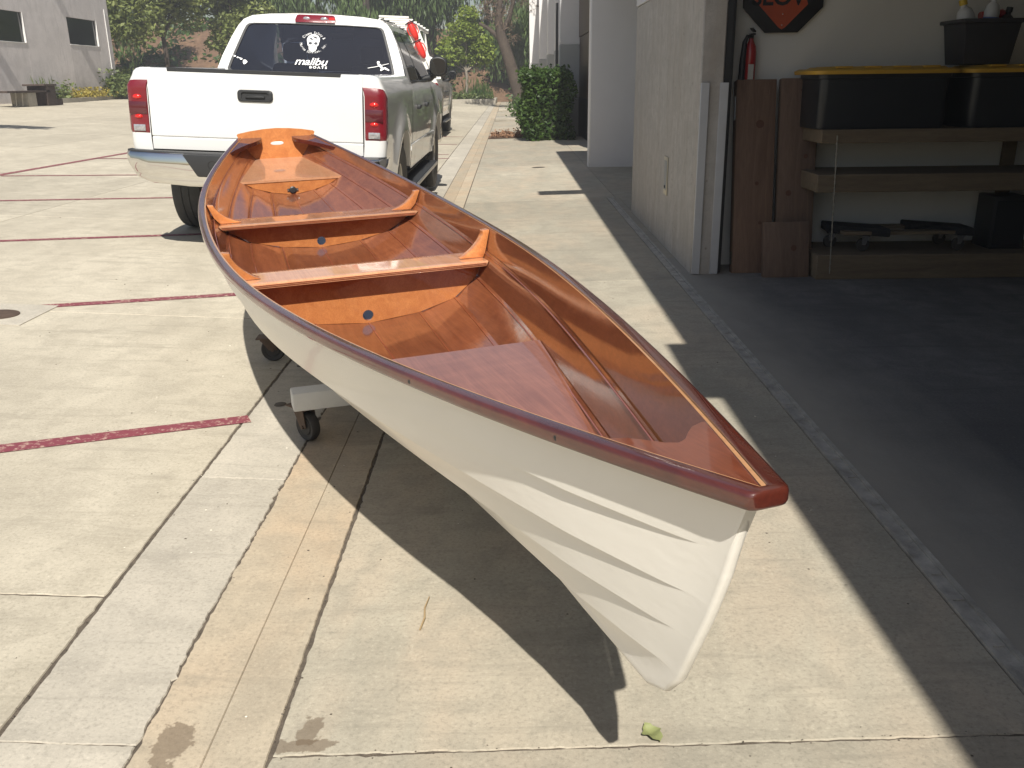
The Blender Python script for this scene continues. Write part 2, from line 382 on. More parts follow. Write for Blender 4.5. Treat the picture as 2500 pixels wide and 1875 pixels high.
M_board = varnish('plywood_varnished', (.58, .235, .080), (.44, .155, .052), .06)
M_seat = varnish('seat_varnished', (.64, .34, .19), (.54, .26, .135), .05)
M_fore = varnish('foredeck_varnished', (.31, .125, .075), (.21, .078, .046), .05)
M_mahog = varnish('mahogany_varnished', (.105, .022, .013), (.060, .013, .009), .06)
M_breast = varnish('sapele_varnished', (.27, .075, .035), (.19, .048, .022), .05)
M_plyedge = simple('plywood_edge', (.50, .26, .12), .4, coat=.6, var=.3, vscale=60)
mt, nt, bs = nmat('hull_white_paint'); vec = coords(nt)
c = mix(nt, ramp(nt, noise(nt, vec, 2.2, 5), [(.3, 0.), (.7, 1.)]), (.80, .765, .69), (.83, .80, .735))
lk(nt, c, bs.inputs['Base Color']); bs.inputs['Roughness'].default_value = .32; bs.inputs['Coat Weight'].default_value = .35; bs.inputs['Coat Roughness'].default_value = .09
bump(nt, bs, math_(nt, 'ADD', noise(nt, vec, 9, 3), noise(nt, coords(nt, (5, 14, 14)), 3, 2)), .06, .01)
M_hull = mt
M_black = simple('black_plastic', (.018, .018, .02), .45, var=.2)
yaw, heel = .3483, -.0203
A_ = Vector((-math.sin(yaw), math.cos(yaw), 0)); L0 = Vector((-math.cos(yaw), -math.sin(yaw), 0)); U0 = Vector((0, 0, 1))
Lt_ = L0*math.cos(heel)+U0*math.sin(heel); U_ = U0*math.cos(heel)-L0*math.sin(heel)
bm_ = Matrix.Identity(4)
for i in range(3): bm_[i][0] = A_[i]; bm_[i][1] = Lt_[i]; bm_[i][2] = U_[i]
bm_[0][3], bm_[1][3], bm_[2][3] = .3019, .9967, .8797
BM = bm_
boat = thing('rowing_boat', 'long open rowing boat, white lapped hull with glossy varnished wood inside, bow toward camera', 'boat', mat=bm_)
NT = 64; tt = (np.linspace(0, 1, NT)**1.35)
seams = [seam(j, tt) for j in range(6)]
def mir(P, sd): return [(p[0], p[1]*sd, p[2]) for p in P]
for sd in (1, -1):
    for j in range(5):
        T, B = seams[j], seams[j+1]; rows = []; q = MB()
        inner = []; outer = []
        for i in range(NT):
            d = B[i]-T[i]; nn = np.array([0, -d[2], d[1]]); nn[1], nn[2] = -d[2], d[1]
            nn = nn/max(1e-6, np.linalg.norm(nn)); nn = nn if nn[1] > 0 or j == 4 else -nn
            if nn[2] > 0 and j == 4: nn = -nn
            if j == 4 and abs(nn[2]) < .2 and nn[1] < 0: nn = -nn
            t = tt[i]; fade = float(np.clip((t-.010)/.05, 0, 1)**.7); lap = .0115*fade if j < 4 else .0
            stp = .0052*float(sstep((t-.01)/.04))
            ext = d/max(1e-6, np.linalg.norm(d))*(.006*fade if j < 4 else 0)
            ext_t = d/max(1e-6, np.linalg.norm(d))*.012*fade
            ri, ro = [], []
            for k in range(5):
                f = k/4; p = T[i]*(1-f)+B[i]*f
                bul = .002*math.sin(math.pi*f)*float(sstep(t/.3))
                ri.append(p+nn*(bul+(stp*float(sstep((f-.55)/.45)) if j < 4 else 0))-(ext_t if (k == 0 and j) else 0))
                # the lower edge of each plank stands proud over the next one
                pe = p+(ext*f if f > .7 else 0)
                top_in = (.0 if j == 0 else .0)
                ro.append(pe+nn*(.0065+bul+lap*f))
            inner.append(ri); outer.append(ro)
        for L_ in (inner, outer):
            r0u = float(T[0][0])
            for r_ in L_:
                for k in range(5): r_[k] = (r_[k][0], max(r_[k][1], .0 if L_ is inner else .0088)*sd, r_[k][2])
        q.grid(inner, 0, flip=(sd < 0)); q.grid(outer, 1, flip=(sd > 0))
        n5 = 5*NT
        for i in range(NT-1):           # close the edges
            a, b = i*5, (i+1)*5
            q.f.append([a, b, n5+b, n5+a]); q.mi.append(2)
            q.f.append([a+4, n5+a+4, n5+b+4, b+4]); q.mi.append(1)
        for k in range(4):
            q.f.append([(NT-1)*5+k, (NT-1)*5+k+1, n5+(NT-1)*5+k+1, n5+(NT-1)*5+k]); q.mi.append(1)
            q.f.append([k, n5+k, n5+k+1, k+1]); q.mi.append(1)
        q.build('plank', [M_plank, M_hull, M_plyedge], boat, smooth=32, recalc=False)
for sd in (1, -1):            # epoxy fillets along the inside of the plank seams
    for j in range(1, 5):
        S_ = seams[j][3:-1]; q = MB(); q.tube([(p[0], (p[1]-.0012)*sd, p[2]+.0012) for p in S_], .0021, 5, cap=False); q.build('seam_fillet', M_breast, boat, smooth=60)
q = MB(); q.tube([(p[0], 0, p[2]+.001) for p in seams[5][4:-1]], .0028, 5, cap=False); q.build('seam_fillet', M_breast, boat, smooth=60)
# stem and keel: rounded strip along the profile
prof = [(u-.004, w_) for u, w_ in ST[:-1]]
ku = np.linspace(.26, BL, 40); kw = kl_w(ku)
prof = [(ST[0][0]-.004, -.012)]+prof+[(float(a), float(b)) for a, b in zip(ku, kw)]
rings = []
for i, (u, w_) in enumerate(prof):
    a = prof[max(0, i-1)]; b = prof[min(len(prof)-1, i+1)]; tx, tz = b[0]-a[0], b[1]-a[1]; l = math.hypot(tx, tz); tx /= l; tz /= l
    nx, nz = tz, -tx                       # outward (forward / down)
    if nx > 0 and i < 8: nx, nz = -nx, -nz
    if nz > 0 and i >= 8: nx, nz = -nx, -nz
    k = i/len(prof); hw = .013 if i < 10 else .011; pr = .004+(.010*sstep((i-8)/6.)); sh_ = .0075*float(sstep((i-5)/4.)); u += nx*sh_; w_ += nz*sh_
    pts = []
    bf = 1-float(sstep((i-9)/8.)); e0 = -.016*bf-.003; k1 = 1.
    for (y, e) in ((.0086*k1, e0), (.0092*k1, -.004*bf), (.0080*k1, pr*.30), (.0056*k1, pr*.78), (.0022*k1, pr), (-.0022*k1, pr), (-.0056*k1, pr*.78), (-.0080*k1, pr*.30), (-.0092*k1, -.004*bf), (-.0086*k1, e0)):
        pts.append((u+nx*e, y*(1. if i < 10 else 1.25), w_+nz*e))
    rings.append(pts)
q = MB(); q.loft(rings, cap=True); q.build('stem_and_keel', M_hull, boat, smooth=50)
# skeg
q = MB(); su = np.linspace(3.5, 5.02, 14)
q.loft([[(u, .011, float(kl_w(u))+.0), (u, .009, float(kl_w(u))-(.01+.11*(u-3.5)/1.5)), (u, -.009, float(kl_w(u))-(.01+.11*(u-3.5)/1.5)), (u, -.011, float(kl_w(u))+.0)] for u in su]); q.build('skeg', M_hull, boat, smooth=30)
# outwales meeting in a rounded nose
def rail_path():
    us = np.concatenate([np.linspace(0, .6, 16), np.linspace(.7, BL-.004, 44)]); return us, sh_b(us), sh_w(us)
rsec = [(.0068, -.022), (.0068, .0028), (.0090, .0030), (.0262, .0030), (.0280, .0027), (.0315, .0008), (.0332, -.0030), (.0335, -.0050), (.0335, -.0150), (.0330, -.0170), (.0312, -.0205), (.0275, -.0222), (.0100, -.0225)]
for sd in (1, -1):
    us, bb, ww = rail_path(); rings = []
    tx0, ty0 = us[1]-us[0], bb[1]-bb[0]; a0 = math.atan2(tx0, -ty0)   # direction of outward normal at the bow
    n0 = math.atan2(tx0, -ty0)
    ang_end = math.pi; ang0 = math.atan2(tx0, -ty0)
    angs = np.linspace(math.pi, math.atan2(tx0, -ty0), 16)
    for a in angs[:-1]:
        rings.append([(math.cos(a)*d_*(1-.42*max(0, -math.cos(a))**1.6), max(0, math.sin(a)*d_)*sd if a < math.pi-.01 else 0., z_+ .0) for d_, z_ in rsec])
    for i in range(len(us)):
        tx, ty = us[min(i+1, len(us)-1)]-us[max(i-1, 0)], bb[min(i+1, len(us)-1)]-bb[max(i-1, 0)]
        l = math.hypot(tx, ty); nx, ny = -ty/l, tx/l
        rings.append([(us[i]+nx*d_, (bb[i]+ny*d_)*sd, ww[i]+z_) for d_, z_ in rsec])
    q = MB(); q.loft(rings, cap=True); q.build('outwale', M_mahog, boat, smooth=38)
# screw plug marks on the port rail
for u in (.33, .76):
    b0 = float(sh_b(u)); q = MB(); q.lathe([(.0045, 0), (.0045, .0012)], n=10); o = q.build('screw_plug', M_black, boat)
    o.location = (u-.018*.35, b0+.0335*.95, float(sh_w(u))-.010); o.rotation_euler = (R(-90), 0, R(17))
# breasthook
edge = [(.259, .069), (.25, .053), (.229, .034), (.206, .016), (.197, .0)]
pl = []
for u in np.linspace(.012, .262, 10): pl.append((float(u), float(sh_b(u))+.001))
pl += [(.262, .076)]+edge[1:]
loop = pl+[(a, -b) for a, b in pl[::-1][1:]]
q = MB(); q.prism(loop, -.020, -.002, lambda a, b, h: (a, b, float(sh_w(max(a, 0)))+h)); q.build('breasthook', M_breast, boat, smooth=30)
# quarter knees
for sd in (1, -1):
    ex = []; us = np.linspace(4.78, 5.098, 8)
    for u in us: ex.append((float(u), float(sh_b(u))*sd))
    cv = [(5.098, .092), (5.06, .098), (5.01, .135), (4.96, .185), (4.90, .232), (4.84, .272), (4.79, .300)]
    lp = ex+[(a, min(b, float(sh_b(a))-.004)*sd) for a, b in cv]
    q = MB(); q.prism(lp, -.024, -.002, lambda a, b, h: (a, b, float(sh_w(a))+h)); q.build('quarter_knee', M_mahog, boat, smooth=30)
# transom
sec = section(BL); half = [(float(y)+.007, float(z)) for y, z in sec[::-1]]
top = [(.232, .168), (.236, .180), (.228, .187), (.16, .199), (.08, .208)]
right = [(0, half[0][1]-.01)]+half[1:-1]+[(half[-1][0]+.004, half[-1][1]-.03)]+top
loop = right+[(0, .212)]+[(-a, b) for a, b in right[::-1][:-1]]
slot = [(.028*math.cos(a)+(.012 if math.cos(a) > 0 else -.012), .122+.010*math.sin(a)) for a in np.linspace(0, 2*math.pi, 20, endpoint=False)]
q = fill_poly(loop, [slot], lambda a, b: (BL+(b-.16)*.10, a, b), lambda a, b: (BL+.02+(b-.16)*.10, a, b)); q.build('transom', M_board, boat)
# stern seat, its front panel and drain plug
def hull_y(u, w_):
    s_ = section(u); ys_, zs_ = s_[:, 0], s_[:, 1]
    return float(np.interp(-w_, -zs_, ys_))
rows_t, rows_b = [], []
for u in np.linspace(4.53, 5.10, 12):
    w_ = -.044+(u-4.538)/(5.1-4.538)*.079; y = hull_y(u, w_)+.001
    rows_t.append([(u, -y, w_), (u, 0, w_), (u, y, w_)]); rows_b.append([(u, -y+.004, w_-.012), (u, 0, w_-.012), (u, y-.004, w_-.012)])
q = MB(); q.loft([[a[0], a[1], a[2], b[2], b[1], b[0]] for a, b in zip(rows_t, rows_b)]); q.build('stern_seat', M_seat, boat, smooth=25)
def bulkhead(name, u, wtop, mat, hole=None, thick=.012):
    s_ = section(u); pts = [(hull_y(u, wtop)-.0005, wtop)]+[(float(y), float(z)) for y, z in s_ if z < wtop-.004]
    lp = pts+[(-a, b) for a, b in pts[::-1][1:]]
    kz = float(s_[-1][1]); hs = []
    if hole: hs = [[(hole*math.cos(a), kz+hole*1.15+.006+hole*math.sin(a)) for a in np.linspace(0, 2*math.pi, 20, endpoint=False)]]
    qq = fill_poly(lp, hs, lambda a, b: (u, a, b), lambda a, b: (u+thick, a, b)); return qq.build(name, mat, boat)
bulkhead('seat_front', 4.534, -.0565, M_board)
q = MB(); kz = float(section(4.534)[-1][1])
q.lathe([(.020, 4.5335), (.020, 4.528), (.014, 4.525), (.014, 4.522), (.0, 4.5215)], c=(0, -.0, kz+.026), axis='x', n=20)
q.obox((4.5315, 0, kz+.026), (.002, 0, 0), (0, .031, 0), (0, 0, .008)); o = q.build('drain_plug', M_black, boat, smooth=30)
M_screw = simple('screw_steel', (.7, .7, .7), .25, 1.)
for s_ in (-1, 1):
    q = MB(); q.lathe([(.0055, 4.529), (.004, 4.5275), (0, 4.527)], c=(0, s_*.026, kz+.026), axis='x', n=10); q.build('screw', M_screw, o)
# thwarts on bulkheads, with knees
for nm, u0, w0, wd in (('thwart', 3.50, -.146, .215), ('thwart', 2.435, -.2055, .215)):
    rt = []
    for u in np.linspace(u0, u0+wd, 8):
        w_ = w0+.010; y = hull_y(u, w_)-.001; yb = hull_y(u, w_-.020)-.001
        rt.append([(u, -y, w_), (u, 0, w_), (u, y, w_), (u, yb, w_-.020), (u, 0, w_-.020), (u, -yb, w_-.020)])
    q = MB(); q.loft(rt); q.build(nm, M_seat, boat, bevel=.003, seg=2)
    # laminated edge strips along the front of the thwart
    for k in range(2):
        y = hull_y(u0, w0)-.006; q = MB(); zz = w0+.002-k*.0055
        q.obox((u0-.0006, 0, zz), (.0010, 0, 0), (0, y, 0), (0, 0, .0014)); q.build('laminate_line', M_breast, boat)
    bulkhead('bulkhead', u0+.075, w0-.0102, M_board, hole=.021)
    for sd in (1, -1):          # hanging knee from thwart to rail
        uc = u0+.10; ws = float(sh_w(uc))-.004; wt = w0+.0095
        outer = [(hull_y(uc, z)-.0008, z) for z in np.linspace(wt, ws, 7)]
        yi = outer[0][0]; n_ = 9; inner = []
        for k in range(n_):
            f = k/(n_-1); z = wt+(ws-wt)*f; wdt = .026+.072*(1-f)**2.2; inner.append((hull_y(uc, z)-wdt, z+(.002 if k == 0 else 0)))
        inner[-1] = (outer[-1][0]-.030, ws-.004)
        lp = [(a*sd, b) for a, b in outer]+[(a*sd, b) for a, b in inner[::-1]]
        q = MB(); q.prism(lp, uc-.022, uc+.022, lambda a, b, h: (h, a, b)); q.build('knee', M_board, boat, bevel=.004)
# low foredeck panel over the bow buoyancy tank
rt = []; wf = -.262
for u in np.linspace(.42, 1.55, 14):
    y = max(hull_y(u, wf)+.001, .004); rt.append([(u, -y, wf), (u, 0, wf), (u, y, wf), (u, y-.003, wf-.01), (u, 0, wf-.01), (u, -y+.003, wf-.01)])
q = MB(); q.loft(rt); q.build('foredeck_panel', M_fore, boat, smooth=25)
bulkhead('bulkhead', 1.535, wf-.0105, M_board)
# ---- dolly under the boat
M_wpaint = simple('chipped_white_paint', (.62, .62, .60), .55, var=.12, vscale=14, bumps=.3)
M_rub = simple('caster_rubber', (.035, .032, .03), .7, var=.3)
M_rust = simple('rusty_steel', (.11, .075, .055), .7, .4, var=.5, vscale=25)
def caster(parent, p, rot=0, r_=.060, dz=.14):
    """swivel caster: wheel, fork and plate, p = ground contact"""
    x, y, z = p; ca, sa = math.cos(rot), math.sin(rot)
    q = MB(); q.lathe([(.0, -.018), (r_*.55, -.018), (r_*.6, -.014), (r_*.9, -.019), (r_, -.010), (r_, .010), (r_*.9, .019), (r_*.6, .014), (r_*.55, .018), (0, .018)], axis='x', n=28, cap=False)
    wv = q.build('wheel', M_rub, parent, smooth=40); wv.location = (x, y, z+r_); wv.rotation_euler = (0, 0, rot)
    f = MB()
    for s_ in (-1, 1):
        f.add([(s_*.024, -.022, 0), (s_*.024, .018, 0), (s_*.024, .055, dz-r_-.01), (s_*.024, -.012, dz-r_-.01), (s_*.028, -.022, 0), (s_*.028, .018, 0), (s_*.028, .055, dz-r_-.01), (s_*.028, -.012, dz-r_-.01)],
              [(0,1,2,3),(7,6,5,4),(0,4,5,1),(1,5,6,2),(2,6,7,3),(3,7,4,0)])
    f.box((-.03, -.014, dz-r_-.012), (.03, .057, dz-r_-.002)); f.tube([(-.032, 0, 0), (.032, 0, 0)], .008, 8)
    f.lathe([(.022, dz-r_-.002), (.022, dz-r_)], c=(0, .022, 0), n=12); f.box((-.045, -.03, dz-r_), (.045, .075, dz-r_+.006))
    fo = f.build('fork', M_rust, parent, smooth=35); fo.location = (x, y, z+r_); fo.rotation_euler = (0, 0, rot)
dmat = Matrix.Identity(4); da = .33
cd, sdn = math.cos(da), math.sin(da)
for i, v in enumerate(((cd, sdn, 0), (-sdn, cd, 0), (0, 0, 1))):
    for k in range(3): dmat[k][i] = v[k]
# frame laid out from its near left corner
dmat[0][3], dmat[1][3], dmat[2][3] = -.835, 3.30, 0.
dol = thing('boat_dolly', 'low white painted wooden dolly on caster wheels carrying the boat hull', 'dolly', mat=dmat)
gz = lambda x, y: ground_z(x*cd-y*sdn-.835)
bt = .152
for y0 in (0., 1.12):
    box('cross_beam', (-.02, y0-.045, bt), (.92, y0+.045, bt+.074), M_wpaint, dol, .006, 2)
for x0 in (.20, .66):
    box('long_beam', (x0, .047, bt+.002), (x0+.088, 1.12-.047, bt+.072), M_wpaint, dol, .006, 2)
for x0, y0, rt_ in ((.035, .02, .5), (.80, .0, 2.2), (.0, 1.12, 1.3), (.82, 1.12, -.4)):
    caster(dol, (x0, y0, gz(x0, y0)), rt_, dz=bt-gz(x0, y0)-.006)
inv = dmat.inverted()@BM
for y0 in (0., 1.12):        # cradle posts up to the hull
    for u in np.linspace(1.9, 4.0, 60):
        k = inv@Vector((u, 0, float(kl_w(u))))
        if k.y < y0: break
    z1 = k.z-.035; box('keel_block', (k.x-.13, y0-.04, bt+.0745), (k.x+.13, y0+.04, z1), M_wpaint, dol, .005)
# ================================================================== WORKSHOP BUILDING (right)
M_pier = concrete('board_marked_concrete', (.58, .545, .50), (.47, .44, .40), specks=True, scale=1.6, bumpk=.45, stains=.35)
nt = M_pier.node_tree; bs = nt.nodes['Principled BSDF']; old = bs.inputs['Base Color'].links[0].from_socket     # rain streaks and pits
st = noise(nt, coords(nt, (5, 5, .5)), 1.6, 5, .65, 1.2); c = mix(nt, ramp(nt, st, [(.30, .6), (.58, 0.)]), old, (.36, .31, .26))
vo = N(nt, 'TexVoronoi', feature='F1'); lk(nt, coords(nt, (1, 1, .8)), vo.inputs['Vector']); vo.inputs['Scale'].default_value = 22.
pit = math_(nt, 'MULTIPLY', ramp(nt, vo.outputs['Distance'], [(.10, 1.), (.20, 0.)]), ramp(nt, noise(nt, coords(nt), 5, 2), [(.52, 0.), (.58, .6)]))
lk(nt, mix(nt, pit, c, (.12, .095, .07)), bs.inputs['Base Color'])
M_white = simple('white_stucco', (.66, .645, .64), .85, var=.06, vscale=3, bumps=.25)
M_inner = simple('garage_wall_paint', (.70, .69, .66), .8, var=.08, vscale=2, bumps=.15)
M_grey = simple('grey_stucco', (.36, .36, .345), .85, var=.08, vscale=3, bumps=.25)
M_bronze = simple('bronze_door', (.09, .055, .04), .4, .3, var=.2)
M_ceil = simple('ceiling_paint', (.34, .33, .31), .9)
M_steel = simple('dark_steel', (.05, .05, .052), .5, .7, var=.3)
M_alu = simple('light_aluminium', (.55, .55, .56), .5, .3, var=.08, vscale=12)
bld = thing('workshop_building', 'white and raw concrete workshop building with open garage on the right', 'building', (1.27, 6.28, 0))
def bx(name, a, b, mat, bev=.004, parent=bld):
    o = (1.27, 6.28, 0); return box(name, tuple(p-q for p, q in zip(a, o)), tuple(p-q for p, q in zip(b, o)), mat, parent, bev)
RZ = 3.62; RX = 1.235
bx('concrete_pier', (1.270, 6.28, .0), (1.425, 9.52, 2.02), M_pier, .008)
bx('pier_head', (1.262, 6.28, 2.023), (1.425, 9.52, 3.2), M_white)
bx('recess_wall', (1.43, 9.36, .0), (3.4, 9.52, 3.2), M_white)
bx('recess_back', (3.4, 9.36, .0), (3.5, 14.7, 3.2), M_white)
bx('fin_wall', (1.255, 14.65, .0), (3.4, 14.93, 3.35), M_white, .02)
bx('header_beam', (1.27, -1.498, 2.55), (1.43, 6.279, 3.2), M_white)
bx('unseen_shade_wall', (1.27, -6, .0), (1.43, -1.5, 3.2), M_pier)  # unseen wall, added to narrow the opening and darken the garage
bx('roof_slab', (RX, -7, 3.2+.15), (9.3, 14.94, RZ), M_white, .01)
bx('soffit', (1.26, -6, 3.203), (9.2, 14.6, 3.348), M_ceil)
bx('garage_side_wall', (1.432, 6.62, .0), (9., 6.78, 3.2), M_inner)
bx('garage_end_wall', (8.9, -5, .0), (9.05, 6.6, 3.2), M_inner)
bx('garage_near_wall', (1.27, -5.2, .0), (9., -5.02, 3.2), M_inner)
bx('garage_ceiling', (1.44, -5, 2.95), (8.89, 6.61, 3.1), M_ceil)
bx('door_frame', (1.428, 6.30, .04), (1.470, 6.615, 2.94), M_steel, .002)
bx('door_guide', (1.474, 6.33, .04), (1.492, 6.40, 2.94), M_steel, .002)
for x0 in (1.229, 1.356):
    o = bx('jamb_strip', (x0+.045, 6.262, .045), (x0+.100, 6.279, 1.325), M_alu, .002)
# things that throw the stepped edge of the roof shadow
bx('scupper', (1.135, -.02+.62, RZ-.16), (RX-.002, .72+.62, RZ-.02), M_white)
bx('lamp_arm', (.68, 8.05, RZ-.12), (RX-.002, 8.42, RZ-.06), M_steel)
# long facade beyond the fin: pilasters white above, grey below, dark glazing between
bx('far_wall', (2.1, 14.95, .0), (2.25, 60, 6.4), M_white); bx('far_parapet', (1.63, 14.95, 5.4), (2.098, 60, 6.6), M_white)
bx('entrance_door', (1.78, 17., .05), (1.85, 23.9, 2.35), M_bronze); bx('entrance_kick', (1.77, 17., .04), (1.78, 23.9, .95), M_steel)
bx('entrance_head', (1.76, 17., 2.36), (2.098, 23.9, 5.39), M_bronze)
for y0, x0, ph in ((24., 1.30, 3.6), (28.5, 1.40, 4.6), (33., 1.36, 4.6), (40., 1.30, 5.3), (50., 1.12, 5.3)):
    bx('pilaster_foot', (x0-.012, y0-.012, .02), (2.098, y0+.46, 2.2), M_grey, .015); bx('pilaster', (x0, y0, 2.202), (2.097, y0+.45, ph), M_white, .015)
bx('downpipe', (1.30, 26.2, .1), (1.37, 26.27, 3.33), M_steel)
# flush intercom plate on the pier
M_plate = simple('brushed_plate', (.50, .46, .36), .4, .6, var=.1)
pl = thing('wall_intercom', 'narrow tall metal intercom plate on the raw concrete pier', 'intercom', (1.268, 7.45, .61))
q = MB(); q.box((-.006, -.085, -.15), (.0, .085, .15)); q.build('back_plate', M_plate, pl, bevel=.002)
box('recess_panel', (-.0085, -.055, -.11), (-.0062, .06, .12), M_grey, pl, .001)
q = MB(); q.lathe([(.013, 0), (.013, .004), (.009, .007), (0, .007)], n=14); o = q.build('button', M_steel, pl, smooth=40); o.location = (-.0088, -.01, -.085); o.rotation_euler = (0, R(-90), 0)
M_redp = simple('red_enamel', (.40, .012, .015), .3, coat=.5)
# ---- SLOW sign
M_sblack = simple('sign_black', (.012, .012, .014), .6); M_sor = simple('sign_orange', (.50, .085, .028), .6, var=.12, vscale=14)
sg = thing('traffic_sign', 'black octagonal sign with orange diamond reading SLOW, hung on garage wall', 'sign', (1.866, 6.600, 1.915))
ap = .272; Rr = ap/math.cos(R(22.5))
q = MB(); q.prism([(Rr*math.cos(R(22.5+45*k)), Rr*math.sin(R(22.5+45*k))) for k in range(8)], 0, -.012, lambda a, b, h: (a, h, b)); q.build('sign_plate', M_sblack, sg, bevel=.002)
hd = .262; dm = []
for k in range(4):
    a = R(90*k)
    for dd in (-.12, -.06, 0, .06, .12):
        r_ = hd-(.10-abs(dd))*.0; p = Vector((math.cos(a), math.sin(a)))*(hd-.022+.0*dd); n_ = Vector((-math.sin(a), math.cos(a)))
        pp = p+n_*dd*.18+Vector((math.cos(a), math.sin(a)))*(.012-.2*abs(dd)*.5); dm.append((pp.x, pp.y))
q = MB(); q.prism(dm, -.0122, -.0145, lambda a, b, h: (a, h, b)); q.build('diamond', M_sor, sg)
def text_mesh(txt, size, mat, parent, name, ax=None, shear=0., off=0., extrude=.0004, align='CENTER', spacing=1., xs=1.):
    cu = bpy.data.curves.new(name, 'FONT'); cu.body = txt; cu.size = size; cu.align_x = align; cu.align_y = 'CENTER'; cu.shear = shear; cu.offset = off; cu.extrude = extrude
    cu.space_character = spacing; cu.resolution_u = 3
    to = bpy.data.objects.new(name, cu); COL.objects.link(to); bpy.context.view_layer.update()
    me = bpy.data.meshes.new_from_object(to.evaluated_get(bpy.context.evaluated_depsgraph_get())); bpy.data.objects.remove(to); me.name = name
    if xs != 1.:
        for v in me.vertices: v.co.x *= xs
    me.materials.clear(); me.materials.append(mat); o = bpy.data.objects.new(name, me); COL.objects.link(o); o.parent = parent
    if ax is not None: o.matrix_local = ax
    return o
def plane_mat(org, xa, ya):
    xa = Vector(xa).normalized(); ya = Vector(ya).normalized(); za = xa.cross(ya); m_ = Matrix.Identity(4)
    for i in range(3): m_[i][0] = xa[i]; m_[i][1] = ya[i]; m_[i][2] = za[i]; m_[i][3] = org[i]
    return m_
text_mesh('SLOW', .155, M_sblack, sg, 'lettering', plane_mat((0, -.0152, -.050), (1, 0, 0), (0, 0, 1)), off=.004)
for z_ in (-.155, -.225):
    q = MB(); q.lathe([(.004, -.0146), (.004, -.017), (0, -.018)], axis='y', n=8, c=(.0, 0, z_)); q.build('rivet', M_screw, sg)
# ---- fire extinguisher
fe = thing('fire_extinguisher', 'red fire extinguisher with black nozzle hung on garage wall above boards', 'extinguisher', (1.655, 6.55, 1.22))
q = MB(); q.lathe([(.0, 0), (.036, .0), (.041, .008), (.041, .30), (.036, .335), (.022, .36), (.016, .375), (.016, .39)], n=24); q.build('cylinder', M_redp, fe, smooth=40)
q = MB(); q.lathe([(.017, .385), (.019, .41), (.0, .41)], n=14); q.box((-.012, -.07, .405), (.012, .03, .418)); q.obox((0, -.035, .438), (.011, 0, 0), (0, .042, .012), (0, -.002, .005)); q.build('valve_handle', M_black, fe, bevel=.002)
q = MB(); q.tube([(0, -.02, .395), (-.035, -.035, .40), (-.052, -.038, .36), (-.058, -.038, .25), (-.060, -.035, .12)], [.010, .012, .016, .020, .022], 10); q.build('hose', M_black, fe, smooth=50)
box('label_band', (-.018, -.0425, .09), (.02, -.0405, .22), simple('paper_label', (.5, .48, .44), .7), fe, .001)
# ---- boards leaning on the wall
M_red1 = wood('redwood_board', (.26, .155, .10), (.17, .095, .06), 'z', .75, gscale=.8, bumpk=.2)
M_red2 = wood('redwood_board_grey', (.20, .125, .085), (.13, .08, .055), 'z', .8, gscale=.8, bumpk=.2)
def board(name, x0, x1, yb, yt, z1, th_, mat, label, knots=()):
    L_ = z1-.045; ang = math.atan2(yt-yb, L_); t = thing(name, label, 'board', ((x0+x1)/2, yb, .043), 0, 'boards leaning by the garage door'); t.rotation_euler = (-ang, 0, 0)
    w_ = (x1-x0)/2; q = MB(); q.box((-w_, 0, .0), (w_, th_, L_/math.cos(ang))); q.build('plank_body', mat, t, bevel=.004)
    for kx, kz, kr in knots:
        q = MB(); q.lathe([(kr, 0), (kr*.8, -.0008), (0, -.0012)], axis='y', n=14, c=(kx, -.0002, kz)); o = q.build('knot', M_knot, t)
    return t
M_knot = simple('wood_knot', (.11, .045, .025), .8, var=.3, vscale=60)
b1 = board('redwood_board', 1.565, 1.838, 6.29, 6.50, 1.345, .085, M_red1, 'tall reddish board nearest the door jamb, leaning on garage wall', ((.03, 1.02, .028), (.02, .62, .014), (.05, .35, .012)))
q = MB(); q.box((-.142, .008, 1.05), (-.1405, .052, 1.21)); q.box((-.1425, .012, 1.06), (-.141, .022, 1.20)); q.build('steel_bracket', M_screw, b1)
q = MB(); q.box((-.142, .010, .06), (-.1405, .050, .15)); q.build('steel_bracket', M_screw, b1)
board('redwood_board', 1.868, 2.125, 6.30, 6.50, 1.35, .055, M_red2, 'tall reddish board beside the black tote, standing behind a short offcut', ((.02, 1.24, .012), (-.05, .55, .02), (.06, .8, .015)))
board('board_offcut', 1.745, 2.058, 6.13, 6.215, .415, .06, M_red2, 'short dark offcut board leaning in front of two taller ones', ((.05, .2, .02),))
# ---- shelf unit
M_pine = wood('raw_pine', (.20, .15, .095), (.14, .10, .062), 'x', .8, bumpk=.15)
shf = thing('shelf_unit', 'wooden three tier shelf unit along the garage side wall', 'shelf', (2.03, 6.05, .0415))
for nm, z0, z1, ym in (('shelf_board', .90, .985, .0), ('shelf_board', .585, .70, .0), ('plinth', .0, .165, .0)):
    box(nm, (.05 if nm == 'plinth' else .0, ym, z0), (2.6, .54, z1), M_pine, shf, .004)
for x0 in (.05, 1.46):
    for y0 in (.48,): 
        box('post', (x0, y0, .166), (x0+.085, y0+.045, .584), M_pine, shf, .003); box('post', (x0, y0, .701), (x0+.085, y0+.045, .899), M_pine, shf, .003)
M_chain = simple('dull_chain', (.30, .28, .24), .5, .6, var=.4, vscale=60)
q = MB(); n = 44
for k in range(n):
    z_ = .95-k*.0205; q.tube([(.095+.0009*k, -.008, z_), (.097+.0009*k, -.008, z_-.024)], .0035 if k % 2 else .0052, 6)
tag(q.build('hanging_chain', M_chain), 'thin chain hanging down the front of the wooden shelf unit', 'chain').location = (2.03, 6.04, .0415)
